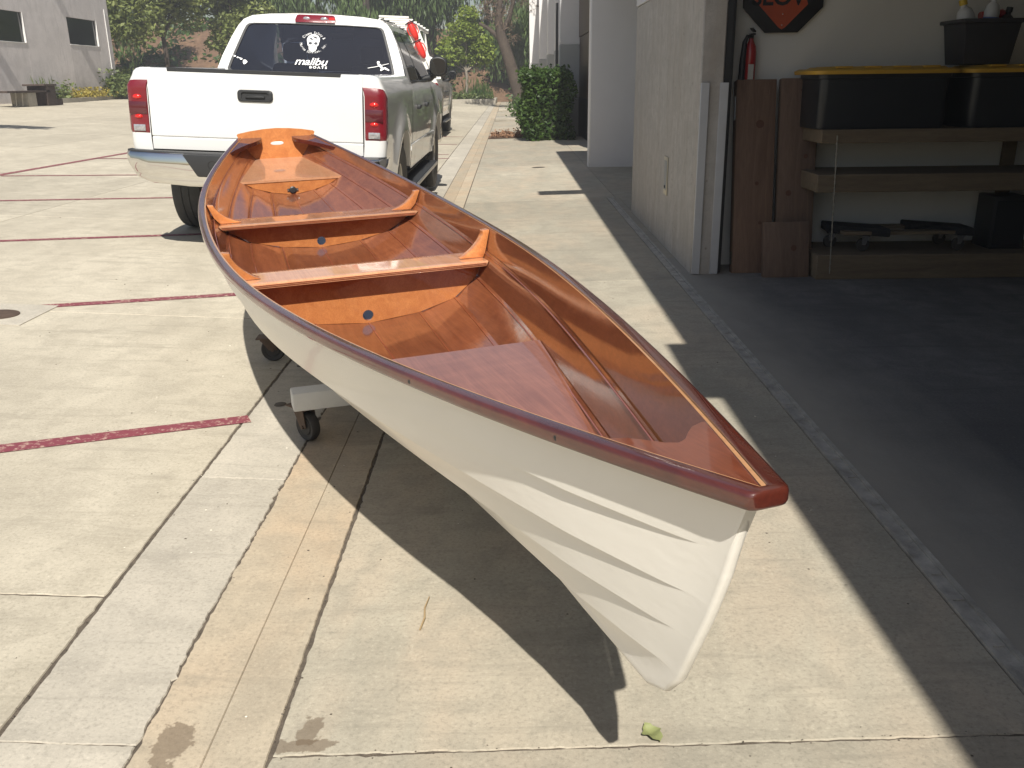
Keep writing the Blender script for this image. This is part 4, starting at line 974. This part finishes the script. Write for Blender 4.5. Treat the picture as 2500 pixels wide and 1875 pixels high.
deco('skull_marks', [arc(-.034, -.012, .023, .019, 0, 350, 16), arc(.034, -.012, .023, .019, 0, 350, 16), [(-.011, -.048), (0, -.028), (.011, -.048)], [(-.042, .078), (-.014, .078), (.036, .038), (.036, .035), (.008, .035), (-.042, .075)][0:0] or [(-.042, .045), (-.042, .072), (.012, .036), (-.034, .036)], [(-.026, .083), (.040, .083), (.040, .046)],
      [(-.045, -.062), (-.030, -.082), (0, -.090), (.030, -.082), (.045, -.062), (.043, -.060), (.029, -.076), (0, -.084), (-.029, -.076), (-.043, -.060)]], cxs, czs, M_dk, .006)
def arc_text(txt, rad, mid, span, size, cx_, cz_, up=True):
    n = len(txt)
    for i, ch in enumerate(txt):
        if ch == ' ': continue
        f = (i-(n-1)/2)/(n-1); a = R(mid)-R(span)*f*(1 if up else -1)
        px, py = rad*math.cos(a), rad*math.sin(a); rot = a-math.pi/2 if up else a+math.pi/2
        m_ = gmat(cx_, cz_); o_ = m_@Vector((px, py, 0))
        xa = Vector((math.cos(rot), 0, 0))+wy_*math.sin(rot); ya = wy_*math.cos(rot)-Vector((1, 0, 0))*math.sin(rot)
        text_mesh(ch, size, M_decal, tr1, 'sticker_letter', plane_mat(o_, xa, ya), off=.0, extrude=0, xs=.72, shear=.15)
arc_text('Cinema Safety &', .118, 88, 112, .040, cxs, czs-.012, True)
arc_text('Marine Services, Inc.', .122, 270, 150, .038, cxs, czs+.012, False)
isl = [(-.11, .035, .009), (-.085, .022, .012), (-.055, .008, .011), (-.035, .004, .007), (-.02, -.006, .013)]
deco('sticker_islands', [arc(x, y, r_, r_*.75, 0, 330, 9) for x, y, r_ in isl]+[[(.0, -.018), (.02, -.012), (.045, -.035), (.03, -.055), (.012, -.065), (.0, -.045)]], -.665, 1.478, M_decal)
deco('sticker_rower', [[(-.11, -.028), (-.03, -.010), (.09, .028), (.09, .033), (-.03, -.004), (-.11, -.023)], arc(-.012, .040, .014, .014, 0, 330, 10), [(-.02, .028), (.012, .022), (.045, -.025), (.095, -.048), (.10, -.036), (.055, -.008), (.05, -.03), (.022, -.052), (.012, -.048), (.018, -.02), (-.012, .005)]], .655, 1.452, M_decal)
# ---- second truck with lifeguard rack, parked ahead
tr2 = thing('pickup_truck', 'white lifeguard pickup with overhead rack, parked ahead, mostly hidden by the nearer truck', 'pickup truck', mat=pose(-2.63, 21.35, .098, 0., .05, 0))
pickup(tr2, M_wht2)
M_rack = simple('white_rack_paint', (.72, .71, .68), .5)
q = MB()
for s_ in (-1, 1):
    q.obox((s_*.30, 2.6, 2.56), (.03, 0, 0), (0, 2.6, 0), (0, 0, .03))
    for y0 in (.02, 1.85): q.obox((s_*.50, y0, 2.05), (s_*-.225, 0, .50), (0, .035, 0), (.055*s_, 0, .025))
    for y0 in (.9, 2.6, 4.2): q.obox((s_*.34, y0, 2.25), (s_*-.05, 0, .30), (0, .03, 0), (.03, 0, 0))
for y0 in (.02, .9, 1.85, 2.6, 3.4, 4.2, 5.2): q.obox((0, y0, 2.62), (.33, 0, 0), (0, .03, 0), (0, 0, .025))
q.obox((0, .02, 1.72), (.73, 0, 0), (0, .03, 0), (0, 0, .03))
rk = q.build('overhead_rack', M_rack, tr2, bevel=.008, seg=1)
q = MB()
for k in range(-9, 10):
    for s_ in (-1, 1):
        x0, x1 = k*.06, k*.06+s_*.36
        q.tube([(max(-.6, min(.6, x0)), .04, 1.75), (max(-.6, min(.6, x1)), .04, 2.15)], .006, 4)
q.build('rack_mesh', M_rack, tr2)
M_can = simple('rescue_red_plastic', (.62, .030, .022), .4)
for k, (z0, lab) in enumerate(((2.20, 'upper red rescue can strapped to the white rack leg of the far truck'), (1.83, 'lower red rescue can strapped to the white rack leg of the far truck'))):
    base = tr2.matrix_world@Vector((.72-(z0-1.60)*.45+.055, -.06, z0)); cn = thing('rescue_can', lab, 'rescue can', base, 0, 'red rescue cans on the rack'); cn.rotation_euler = (0, R(-24), 0)
    q = MB(); q.lathe([(.0, -.05), (.045, -.02), (.07, .05), (.078, .16), (.072, .30), (.05, .37), (.0, .38)], n=20); o = q.build('can_body', M_can, cn, smooth=50)
    for a in (.6, 3.7):
        q = MB(); q.tube([(.095*math.cos(a), .095*math.sin(a), .08), (.125*math.cos(a), .125*math.sin(a), .12), (.125*math.cos(a), .125*math.sin(a), .24), (.09*math.cos(a), .09*math.sin(a), .28)], .012, 6); q.build('can_handle', M_can, cn, smooth=50)
    q = MB(); q.lathe([(.097, .33), (.10, .36)], n=20, cap=False); q.build('strap', M_trim, cn)
# ================================================================== PLANTING AND FAR BACKGROUND
def leafmat(name, a, b, tr=.3):
    mt = bpy.data.materials.new(name); mt.use_nodes = True; nt = mt.node_tree; bs = nt.nodes['Principled BSDF']; out = nt.nodes['Material Output']
    vec = coords(nt); c = mix(nt, ramp(nt, noise(nt, vec, 3.1, 2, .5), [(.32, 0.), (.68, 1.)]), a, b)
    c = mix(nt, ramp(nt, noise(nt, vec, .5, 3), [(.35, .45), (.65, 0.)]), c, tuple(x*.6 for x in a))
    lk(nt, c, bs.inputs['Base Color']); bs.inputs['Roughness'].default_value = .5; bs.inputs['Specular IOR Level'].default_value = .35
    t = N(nt, 'BsdfTranslucent'); lk(nt, mix(nt, 1., c, (1.25, 1.2, .55), 'MULTIPLY'), t.inputs[0]); ms = N(nt, 'MixShader'); ms.inputs[0].default_value = tr
    lk(nt, bs.outputs[0], ms.inputs[1]); lk(nt, t.outputs[0], ms.inputs[2]); lk(nt, ms.outputs[0], out.inputs[0]); return mt
M_olive = leafmat('olive_foliage', (.13, .165, .05), (.29, .33, .11)); M_pep = leafmat('pepper_foliage', (.085, .135, .045), (.17, .25, .085))
M_cit = leafmat('citrus_foliage', (.14, .21, .03), (.33, .40, .07)); M_ivy = leafmat('hedge_foliage', (.035, .075, .018), (.10, .17, .035)); M_grass = leafmat('grass_blades', (.09, .13, .04), (.20, .24, .09))
M_flow = leafmat('yellow_flowers', (.30, .25, .06), (.45, .37, .09)); M_bark = concrete('bark', (.11, .085, .066), (.055, .043, .034), specks=False, scale=2.5, bumpk=.9); M_pale = concrete('pale_bark', (.34, .30, .25), (.24, .21, .17), specks=False, scale=2., bumpk=.6)
M_soil = concrete('bank_soil', (.25, .155, .095), (.15, .09, .055), specks=False, scale=.8, bumpk=.9); M_mulch = concrete('mulch', (.22, .135, .085), (.12, .075, .05), specks=False, scale=4., bumpk=1.)
M_bwall = concrete('grey_plaster', (.72, .675, .66), (.66, .615, .60), specks=False, scale=.35, bumpk=.15, stains=.35)
def cards(name, C, size, mat, parent=None, seed=0, up=.25, aspect=.55, droop=False):
    """one mesh of many small leaf faces centred at C (n,3)"""
    r_ = np.random.default_rng(seed); n = len(C); s = size*r_.uniform(.6, 1.35, n)[:, None]
    if droop:
        a = np.stack([r_.normal(0, .18, n), r_.normal(0, .18, n), -np.ones(n)], 1)
    else:
        a = r_.normal(size=(n, 3)); a[:, 2] = a[:, 2]*.6-.2
    a /= np.linalg.norm(a, axis=1)[:, None]
    b = r_.normal(size=(n, 3)); b[:, 2] *= up+.5; b -= a*(a*b).sum(1)[:, None]; b /= np.linalg.norm(b, axis=1)[:, None]
    nn = np.cross(a, b)
    v = np.empty((n, 4, 3)); w_ = s*aspect
    v[:, 0] = C-a*s*.5; v[:, 1] = C+b*w_*.5+nn*s*.10; v[:, 2] = C+a*s*.5; v[:, 3] = C-b*w_*.5+nn*s*.10
    me = bpy.data.meshes.new(name); me.vertices.add(4*n); me.vertices.foreach_set('co', v.ravel()); me.loops.add(4*n); me.loops.foreach_set('vertex_index', np.arange(4*n, dtype=np.int32))
    me.polygons.add(n); me.polygons.foreach_set('loop_start', np.arange(0, 4*n, 4, dtype=np.int32)); me.polygons.foreach_set('loop_total', np.full(n, 4, dtype=np.int32)); me.update(calc_edges=True)
    me.materials.append(mat); o = bpy.data.objects.new(name, me); COL.objects.link(o)
    if parent: o.parent = parent
    return o
def blob_pts(r_, blobs, n):
    vol = np.array([b[3]*b[4]*b[5] for b in blobs])**.75; cnt = (vol/vol.sum()*n).astype(int); out = []
    for b, k in zip(blobs, cnt):
        d = r_.normal(size=(k, 3)); d /= np.linalg.norm(d, axis=1)[:, None]; rad = r_.uniform(0, 1, k)**.28
        # knobbly outline
        wob = 1+.22*np.sin(d[:, 0]*5+b[0])*np.sin(d[:, 1]*4+b[1])+.15*np.sin(d[:, 2]*7+b[2]*3)
        out.append(np.array(b[:3])+d*(rad*wob)[:, None]*np.array(b[3:6]))
    return np.concatenate(out)
def limbs(q, base, tops, r0, r_, nseg=6, wig=.12):
    for tp in tops:
        p0, p1 = Vector(base), Vector(tp); L_ = (p1-p0).length; pts = []; rs = []
        for k in range(nseg+1):
            f = k/nseg; p = p0.lerp(p1, f)+Vector(r_.normal(size=3))*wig*L_*.12*math.sin(math.pi*f); pts.append(p); rs.append(max(.02, r0*(1-.8*f)))
        q.tube(pts, rs, 7)
def tree(name, label, base, h, rad, mat, bark, seed, n=9000, leaf=.2, trunk_h=.35, lean=(0, 0), r0=.16, blobs=None, droop=False, nb=11, flat=.8):
    r_ = np.random.default_rng(seed); t = thing(name, label, 'tree', base, 0, 'trees beyond the parking lot')
    fork = Vector((lean[0]*trunk_h, lean[1]*trunk_h, h*trunk_h)); top = Vector((lean[0], lean[1], h*.78))
    if blobs is None:
        blobs = []
        for k in range(nb):
            a = r_.uniform(0, 2*math.pi); d = rad*r_.uniform(.15, .72); z = h*r_.uniform(trunk_h+.05, .92)
            taper = 1-.45*max(0, (z/h-.55)/.45); rr_ = rad*r_.uniform(.30, .50)
            blobs.append((lean[0]+d*math.cos(a)*taper, lean[1]+d*math.sin(a)*taper, z, rr_, rr_, rr_*flat))
    q = MB(); tops = [Vector(b[:3]) for b in blobs[:8]]
    q.tube([Vector((0, 0, -.2)), Vector((lean[0]*.1, 0, h*trunk_h*.3)), fork*.7+Vector((.05, 0, 0)), fork], [r0*1.35, r0*1.05, r0*.95, r0*.85], 9); limbs(q, fork, tops, r0*.62, r_)
    q.build('trunk', bark, t, smooth=60)
    C = blob_pts(r_, blobs, n)
    if droop:
        k = len(C); L_ = r_.uniform(.3, 1., k)**1.3*2.6; C2 = C.copy(); C = np.concatenate([C, C2-np.stack([np.zeros(k), np.zeros(k), L_*.5], 1), C2-np.stack([np.zeros(k), np.zeros(k), L_], 1)])
        C[:, :2] += r_.normal(0, .07, (len(C), 2)); C = C[C[:, 2] > .8]
        cards('crown', C, leaf*1.6, mat, t, seed, aspect=.22, droop=True)
    else: cards('crown', C, leaf, mat, t, seed)
    return t
def gz2(x): return ground_z(x)
# soil bank behind the lot
q = MB(); P = []
r_ = np.random.default_rng(5)
for y in np.linspace(63.5, 92, 20):
    row = []
    for x in np.linspace(-60, 30, 46):
        f = float(sstep((y-63.5)/20.)); row.append((x, y+.8*math.sin(x*.35), gz2(x)-.15+f*5.2+r_.normal()*.18*f))
    P.append(row)
q.grid(P); tag(q.build('soil_bank', M_soil, smooth=60), kind='structure')
q = MB(); q.box((-60, 95, -2), (60, 95.5, .0)); 
# ---- left building
lb = thing('plaster_building', 'grey plaster building with dark square windows at the left edge', 'building', (-17, 41.4, .8))
def lbx(name, a, b, mat, bev=.01): return box(name, tuple(p-q_ for p, q_ in zip(a, (-17, 41.4, .8))), tuple(p-q_ for p, q_ in zip(b, (-17, 41.4, .8))), mat, lb, bev)
# wall with two window openings built as piers and spandrels
M_dglass = simple('dark_window_glass', (.015, .017, .018), .08, 0., .5); M_sill = simple('white_frame', (.72, .71, .69), .5)
wins = [(30.6, 34.1, 2.80, 3.83), (37.45, 40.1, 2.88, 3.90)]
ww = [(18., 30.6), (34.1, 37.45), (40.1, 41.4)]
for a, b in ww: lbx('wall_pier', (-17.3, a, .5), (-17, b, 8.2), M_bwall, 0)
for a, b, z0, z1 in wins:
    lbx('wall_below', (-17.3, a+.001, .5), (-17.0015, b-.001, z0), M_bwall, 0); lbx('wall_above', (-17.3, a+.001, z1), (-17.0015, b-.001, 8.2), M_bwall, 0)
    w_ = lbx('window', (-17.10, a+.002, z0+.002), (-17.07, b-.002, z1-.002), M_dglass, 0)
    lbx('window_sill', (-17.065, a+.004, z0+.003), (-16.985, b-.004, z0+.03), M_sill, .004); lbx('window_frame', (-17.065, b-.03, z0+.032), (-16.99, b-.004, z1-.004), M_sill, .004)
lbx('end_wall', (-34, 41.1, .5), (-17.302, 41.4, 8.2), M_bwall, 0); lbx('roof', (-34, 18, 8.202), (-16.9, 41.5, 8.5), M_bwall)
q = MB(); q.tube([(.02, -.42, .6), (.02, -.42, 3.6)], .018, 8); q.build('downpipe', M_sill, lb, smooth=60)
for y0, z0 in ((28.0, 6.5), (34.9, 6.5)):       # beam ends that throw the slanting shadows
    lbx('beam_end', (-16.999, y0, z0), (-16.36, y0+.40, z0+.22), M_bwall)
lbx('wall_tap', (-16.999, 40.3, 1.62), (-16.9, 40.75, 1.68), M_trim)
# kerb and planting bed along the building
M_kerb = concrete('kerb_concrete', (.47, .43, .36), (.38, .35, .29), specks=False)
kb = MB(); pts = [(-16.3, 34.2), (-16.35, 36.1), (-17.0, 40.8), (-17.75, 46), (-19, 56)]
kb.loft([[(x-.09, y, gz2(x)-.1), (x+.09, y, gz2(x)-.1), (x+.08, y, gz2(x)+.15), (x-.09, y, gz2(x)+.15)] for x, y in pts]); tag(kb.build('kerb', M_kerb), kind='structure')
q = MB(); q.grid([[(-17.0-.01 if y < 41.4 else x-8, y, gz2(-17)+.10), (x-.08, y, gz2(x)+.11)] for x, y in pts]); tag(q.build('planting_bed', M_mulch), kind='structure')
def clump(name, label, cat, base, n, spread, h, mat, leaf, seed, grassy=False, group=None):
    r_ = np.random.default_rng(seed); t = thing(name, label, cat, base, 0, group)
    C = np.stack([r_.normal(0, spread[0], n), r_.normal(0, spread[1], n), np.abs(r_.normal(0, h*.45, n))+.03], 1); C[:, 2] = np.minimum(C[:, 2], h*1.15)
    if grassy: tag(cards('blades', C, leaf, mat, t, seed, aspect=.10, droop=True), kind='stuff')
    else: cards('foliage', C, leaf, mat, t, seed)
    q = MB()
    for k in range(5): q.tube([(r_.normal(0, spread[0]*.4), r_.normal(0, spread[1]*.4), 0), (r_.normal(0, spread[0]*.8), r_.normal(0, spread[1]*.8), h*.8)], [.012, .006], 5)
    q.build('stems', M_bark, t); return t
zb = gz2(-16.8)+.1
clump('grass_clump', 'thin grass clump at the foot of the grey wall beside the bench', 'plant', (-16.75, 34.2, zb), 160, (.16, .3), .55, M_grass, .4, 31, True)
clump('small_shrub', 'small sparse dry shrub against the grey wall', 'plant', (-16.75, 35.6, zb), 220, (.2, .3), .6, M_grass, .16, 32)
clump('flower_bed', 'low bed of yellow flowers in front of the grey wall', 'flowers', (-16.78, 37.8, zb), 1500, (.16, .75), .34, M_flow, .11, 33)
clump('leafy_shrub', 'grey green leafy shrub with pale flowers near the building corner', 'shrub', (-17.0, 41.2, zb), 1500, (.3, .7), .95, M_grass, .2, 34)
clump('leafy_shrub', 'grey green leafy shrub just left of the tail lamp', 'shrub', (-17.6, 43.8, zb+.05), 1500, (.4, .8), 1.0, M_grass, .2, 35)
# bench at the left edge
M_dwood = wood('dark_bench_wood', (.075, .05, .038), (.045, .03, .024), 'y', .7)
bc = thing('bench', 'dark wooden bench with solid block ends at the left picture edge', 'bench', (-15.75, 31.4, gz2(-15.75)))
for k in range(3): box('seat_plank', (-.30+k*.21, -2.2, .42), (-.10+k*.21, .55, .48), M_dwood, bc, .008)
box('bench_block', (-.28, -.9, .0), (.28, -.35, .418), M_kerb, bc, .01); box('bench_block', (-.32, .30, .0), (.32, .95, .62), M_dwood, bc, .01); box('block_top', (-.36, .10, .622), (.36, 1.0, .68), M_dwood, bc, .006); box('bench_foot', (-.25, .97, .0), (.30, 1.4, .20), M_dwood, bc, .01)
# ---- trees beyond the lot
T = tree
T('broadleaf_tree', 'dusty olive green broadleaf tree next to the grey building corner', (-21.2, 50, gz2(-21)), 10, 3.7, M_olive, M_bark, 41, 15000, .28, .22, nb=14)
T('broadleaf_tree', 'dusty olive green broadleaf tree with visible slim trunk left of the truck cab', (-18.9, 53, gz2(-19)), 9.5, 3.4, M_olive, M_bark, 42, 15000, .28, .30, nb=14, r0=.14)
T('broadleaf_tree', 'olive green broadleaf tree just behind the truck cab left pillar', (-15.6, 56, gz2(-15.6)), 9.5, 3.2, M_olive, M_bark, 43, 14000, .28, .26, nb=13)
for k, (x, y, h, lab) in enumerate(((-27, 63, 14, 'tall drooping pepper tree rising behind the left broadleaf trees'), (-13.5, 66, 14, 'drooping pepper tree above the left side of the truck cab roof'), (-9.3, 64, 13.5, 'drooping pepper tree above the middle of the truck cab roof'), (-5.4, 67, 14, 'drooping pepper tree right of the cab behind the rescue cans'), (-1.0, 70, 14, 'drooping pepper tree behind the small yellow green tree'), (3.2, 62, 12, 'drooping pepper tree at the far corner of the workshop building'))):
    r_ = np.random.default_rng(60+k); bl = []
    for j in range(15):
        a = r_.uniform(0, 6.28); d = 3.4*r_.uniform(.1, 1.); bl.append((d*math.cos(a), d*math.sin(a)*.8, h*r_.uniform(.28, .95), 1.3, 1.3, .95))
    T('pepper_tree', lab, (x, y, gz2(x)+.4), h, 3.5, M_pep, M_bark, 60+k, 7500, .28, .25, blobs=bl, droop=True, r0=.24)
bl = [(0, 0, 4.0, 1.05, 1., .8), (-1.0, .2, 3.0, .85, .8, .62), (.95, .1, 3.1, .85, .8, .7), (.2, 0, 4.9, .7, .7, .5), (-.5, 0, 2.5, .9, .8, .5), (.6, .3, 2.4, .85, .8, .45), (-1.2, 0, 2.35, .6, .6, .42), (1.3, 0, 2.5, .55, .6, .5)]
T('small_tree', 'small bright yellow green tree with pale slim trunk in the lot island', (-2.65, 60, .35), 5.4, 2, M_cit, M_pale, 71, 5200, .23, .30, blobs=bl, r0=.10)
# leaning old trunk
lt = thing('leaning_tree', 'thick leaning bare trunk with twiggy crown near the workshop corner', 'tree', (.62, 50, .1), 0, 'trees beyond the parking lot')
q = MB(); r_ = np.random.default_rng(72)
q.tube([(0, 0, -.2), (-.12, 0, .8), (-.45, 0, 1.9), (-.70, 0, 2.7), (-.95, 0, 3.4), (-1.1, 0, 4.2), (-1.0, 0, 5.2), (-.9, 0, 6.5)], [.42, .33, .31, .29, .27, .20, .15, .1], 10)
q.tube([(-.85, 0, 3.1), (-1.3, .1, 3.6), (-1.7, .1, 3.9), (-2.1, .1, 4.1)], [.16, .13, .10, .07], 8); q.tube([(-.95, 0, 3.6), (-.55, .1, 4.3), (-.3, .1, 5.2), (.1, .1, 6.4)], [.17, .13, .10, .07], 8)
q.build('trunk', M_bark, lt, smooth=60)
bl = [(-.9, .1, 4.3, .75, .6, .6), (-1.4, .2, 4.9, .9, .7, .7), (-.2, .2, 5.6, 1., .7, .8), (.9, .3, 5.2, .9, .7, .8), (-.35, .1, 3.3, .35, .3, .4)]
cards('twigs', blob_pts(r_, bl, 1500), .3, simple('dry_twigs', (.17, .12, .085), .9, var=.4, vscale=2), lt, 73, aspect=.10)
bl = [(.8, 1., 4.2, .8, .7, 1.0), (1.1, 1.2, 2.8, .6, .6, .8), (-1.6, 1., 6.3, 1.2, .8, .8)]
cards('crown', blob_pts(r_, bl, 2200), .26, M_pep, lt, 74, aspect=.25, droop=True)
# lot island, ground cover, bushes
q = MB(); q.box((-9.5, 57.2, -.2), (-.75, 57.4, .34)); q.box((-.95, 57.4, -.2), (-.75, 63, .34)); tag(q.build('island_kerb', M_kerb, bevel=.03), kind='structure')
q = MB(); q.grid([[(-9.5, y, .33+.0*y), (-.95, y, .31)] for y in (57.4, 60, 64)]); tag(q.build('island_bed', M_mulch), kind='structure')
r_ = np.random.default_rng(80); C = np.stack([r_.uniform(-9.3, -1., 5200), r_.uniform(57.5, 62, 5200), .36+np.abs(r_.normal(0, .12, 5200))], 1); tag(cards('ground_cover', C, .17, M_grass, None, 80), 'low green ground cover on the far lot island', 'ground cover', kind='stuff')
clump('grass_bush', 'bright green grassy bush on the far lot island', 'plant', (-1.9, 58.6, .33), 500, (.4, .3), .9, M_ivy, .5, 81, True)
clump('low_bush', 'dark leafy bush left of the small tree on the island', 'shrub', (-5.2, 60.5, .33), 1800, (.8, .5), 1.3, M_ivy, .25, 82)
r_ = np.random.default_rng(83); C = np.stack([r_.uniform(-34, 6, 9000), r_.uniform(66, 80, 9000), np.zeros(9000)], 1); f = np.clip((C[:, 1]-63.5)/20., 0, 1); C[:, 2] = np.maximum(0, -.05*(C[:, 0]+.66))-.1+(f*f*(3-2*f))*5.2+np.abs(r_.normal(0, .35, 9000))
keep = np.sin(C[:, 0]*.9)+np.sin(C[:, 1]*.8+1)+r_.normal(0, .5, 9000) > .15; tag(cards('bank_cover', C[keep], .5, M_ivy, None, 83), 'patchy dark creeping plants on the brown soil bank', 'ground cover', kind='stuff')
# ---- hedge beside the building, mulch strip, white post
hg = thing('ivy_hedge', 'tall boxy hedge covered in green creeper beside the workshop facade', 'hedge', (.92, 23., .03))
q = MB(); q.box((-.42, -1.3, 0), (.42, .9, 1.36)); q.build('hedge_core', simple('hedge_dark_core', (.02, .028, .012), .9), hg)
r_ = np.random.default_rng(90); n = 9000; k = r_.integers(0, 3, n); C = np.empty((n, 3))
C[:, 0] = r_.uniform(-.55, .55, n); C[:, 1] = r_.uniform(-1.45, 1.0, n); C[:, 2] = r_.uniform(.02, 1.5, n)
C[k == 0, 1] = -1.40+np.abs(r_.normal(0, .08, (k == 0).sum()))*-1+.1; C[k == 1, 0] = -.52+r_.normal(0, .06, (k == 1).sum()); C[k == 2, 2] = 1.44+r_.normal(0, .06, (k == 2).sum())
C += .07*np.sin(C[:, [2, 0, 1]]*6+1.3); C += r_.normal(0, .02, C.shape)
cards('leaves', C, .10, M_ivy, hg, 90)
q = MB(); q.add([(-.51, 22.91, .016), (1.24, 22.91, .05), (1.24, 24.09, .05), (-.51, 24.09, .016)], [(0,1,2,3)]); tag(q.build('mulch_strip', M_mulch), kind='structure')
C = np.stack([r_.uniform(-.45, .5, 700), r_.uniform(22.95, 24.05, 700), .05+np.abs(r_.normal(0, .05, 700))], 1); tag(cards('mulch_litter', C, .07, simple('dry_leaves', (.25, .14, .08), .9, var=.4, vscale=6), None, 91), 'dry leaves and bark chips on the mulch strip', 'mulch', kind='stuff')
q = MB(); q.tube([(.45, 22.5, .0), (.45, 22.5, .74)], .024, 10); tag(q.build('marker_post', M_sill, smooth=40), 'thin white marker post standing beside the creeper hedge', 'post')
q = MB(); q.tube([(1.25, 52, .0), (1.25, 52, 3.3)], .06, 8); tag(q.build('sign_post', simple('galvanised_post', (.35, .36, .34), .5, .5), smooth=40), 'grey metal post far away between leaning trunk and facade', 'post')
for k, (y0, y1) in enumerate(((33, 34.6), (44, 46))):
    q = MB(); q.box((-.48, y0, .0), (1.1, y1, .13)); tag(q.build('planter_kerb', M_kerb, bevel=.03), kind='structure'); clump('low_shrub', ['low shrub in kerbed bed nearer along the facade', 'low shrub in kerbed bed farther along the facade'][k], 'shrub', (.7, (y0+y1)/2, .12), 700, (.3, .4), .5, M_ivy, .14, 95+k)
# tree standing left of the view; its shade lies on the lot at the left edge
T('street_tree', 'broadleaf tree left of the view whose shade lies across the lot', (-11.6, 15.6, gz2(-11.6)), 6.6, 1.6, M_olive, M_bark, 99, 2200, .22, .6, blobs=[(.2, 0, 5.6, 1.6, .40, .5), (1.0, .1, 5.7, .9, .3, .35), (-.8, .1, 5.8, 1., .35, .5)], r0=.11)
# ================================================================== SMALL THINGS ON THE GROUND
M_leafg = simple('dry_green_leaf', (.22, .24, .10), .6, var=.2, vscale=40)
def on_ground(x, y, dz=.004): return (x, y, ground_z(x)+dz)
q = MB(); P = []
for i in range(9):
    f = i/8; w_ = .020*math.sin(math.pi*f)**.7*(1+.25*math.sin(f*14)); P.append([(-.03+.06*f, -w_, .004+.006*abs(math.sin(f*5))), (-.03+.06*f, 0, .001+.003*math.sin(f*7)), (-.03+.06*f, w_, .007+.004*math.sin(f*6))])
q.grid(P); o = q.build('fallen_leaf', M_leafg, smooth=60); o.location = on_ground(.29, 1.585, .003); o.rotation_euler = (0, 0, R(115)); tag(o, 'curled green fallen leaf lying near the front joint of the apron', 'leaf')
M_twig = simple('straw_twig', (.33, .24, .13), .8); q = MB(); q.tube([(0, 0, 0), (.008, .05, .003), (.004, .10, .002), (.012, .15, .004)], [.0025, .003, .0025, .0015], 5); o = q.build('twig', M_twig, smooth=60); o.location = on_ground(-.245, 2.0); tag(o, 'thin dry straw lying beside the boat shadow edge', 'twig')
M_spot = simple('oil_black', (.075, .06, .045), .6, var=.3, vscale=60)
for k, (x, y, rr_, lab) in enumerate(((-1.02, 3.72, .030, 'dark round plug in concrete at the end of the nearest red line'), (-1.05, 4.28, .022, 'dark round plug in the boat shadow near the far caster'), (.47, 14.9, .11, 'small dark round cover in the apron near the facade'))):
    q = MB(); q.lathe([(rr_, 0), (rr_*.9, .0015), (0, .002)], n=20); o = q.build('floor_plug', M_spot, smooth=30); o.location = on_ground(x, y, .0006); o.rotation_euler = (0, -math.atan(.05) if x < -.66 else math.atan(-.022), 0); tag(o, lab, 'floor plug', 'round plugs in the concrete')
dc = thing('drain_cover', 'round dark drain cover in a pale square patch at the left edge', 'drain', (-2.93, 5.02, ground_z(-2.93))); dc.rotation_euler = (0, math.atan(.05), 0)
q = MB(); q.box((-.35, -.20, .0005), (.22, .26, .004)); q.build('concrete_patch', M_strip, dc); q = MB(); q.lathe([(.11, .0042), (.11, .008), (.095, .010), (0, .010)], n=28); q.build('iron_lid', M_rust, dc, smooth=30)
# scattered grit: tiny chips and crumbs of dirt, all over the near concrete
r_ = np.random.default_rng(123); q = MB(); q2 = MB()
def chip(qq, x, y, s):
    z = ground_z(x); a = r_.uniform(0, 6.28); v = [(x+s*r_.uniform(.5, 1.2)*math.cos(a+k*1.57), y+s*r_.uniform(.4, 1.)*math.sin(a+k*1.57), z+.0008) for k in range(4)]
    v += [(x+s*.2*r_.normal(), y+s*.2*r_.normal(), z+s*r_.uniform(.35, .8))]; qq.add(v, [(0,1,4),(1,2,4),(2,3,4),(3,0,4)])
for k in range(300):
    x = r_.uniform(-4.5, 1.1); y = 1.3+abs(r_.normal(0, 3.0)); chip(q if r_.uniform() < .7 else q2, x, y, r_.uniform(.0015, .0042)*(1+.15*y))
for k in range(260):          # grit caught in the joints
    x = r_.choice([-1.12, -.815, -.521]); y = r_.uniform(1.3, 6); chip(q, x+r_.normal(0, .004), y, r_.uniform(.002, .004))
for k in range(60): chip(q, r_.uniform(-.5, 1.1), 1.555+r_.normal(0, .008), r_.uniform(.001, .0035))
tag(q.build('dark_grit', M_spot, recalc=False), 'dark crumbs of dirt scattered on the concrete', 'grit', kind='stuff'); tag(q2.build('pale_chips', simple('pale_chip', (.70, .66, .56), .8), recalc=False), 'pale chips scattered on the concrete', 'grit', kind='stuff')
# ================================================================== HAZE VOLUME, ADDED TO IMITATE LENS GLARE
mt = bpy.data.materials.new('glare_haze'); mt.use_nodes = True; nt = mt.node_tree; nt.nodes.remove(nt.nodes['Principled BSDF'])
pv = N(nt, 'VolumePrincipled'); pv.inputs['Color'].default_value = (.93, .95, 1., 1); pv.inputs['Density'].default_value = .0024; pv.inputs['Anisotropy'].default_value = .2
lk(nt, pv.outputs[0], nt.nodes['Material Output'].inputs['Volume'])
q = MB(); q.box((-75, -9, -3.), (45, 145, 22.)); tag(q.build('glare_haze', mt), 'thin pale volume added over the lot to imitate lens glare', 'glare_haze', kind='stuff')
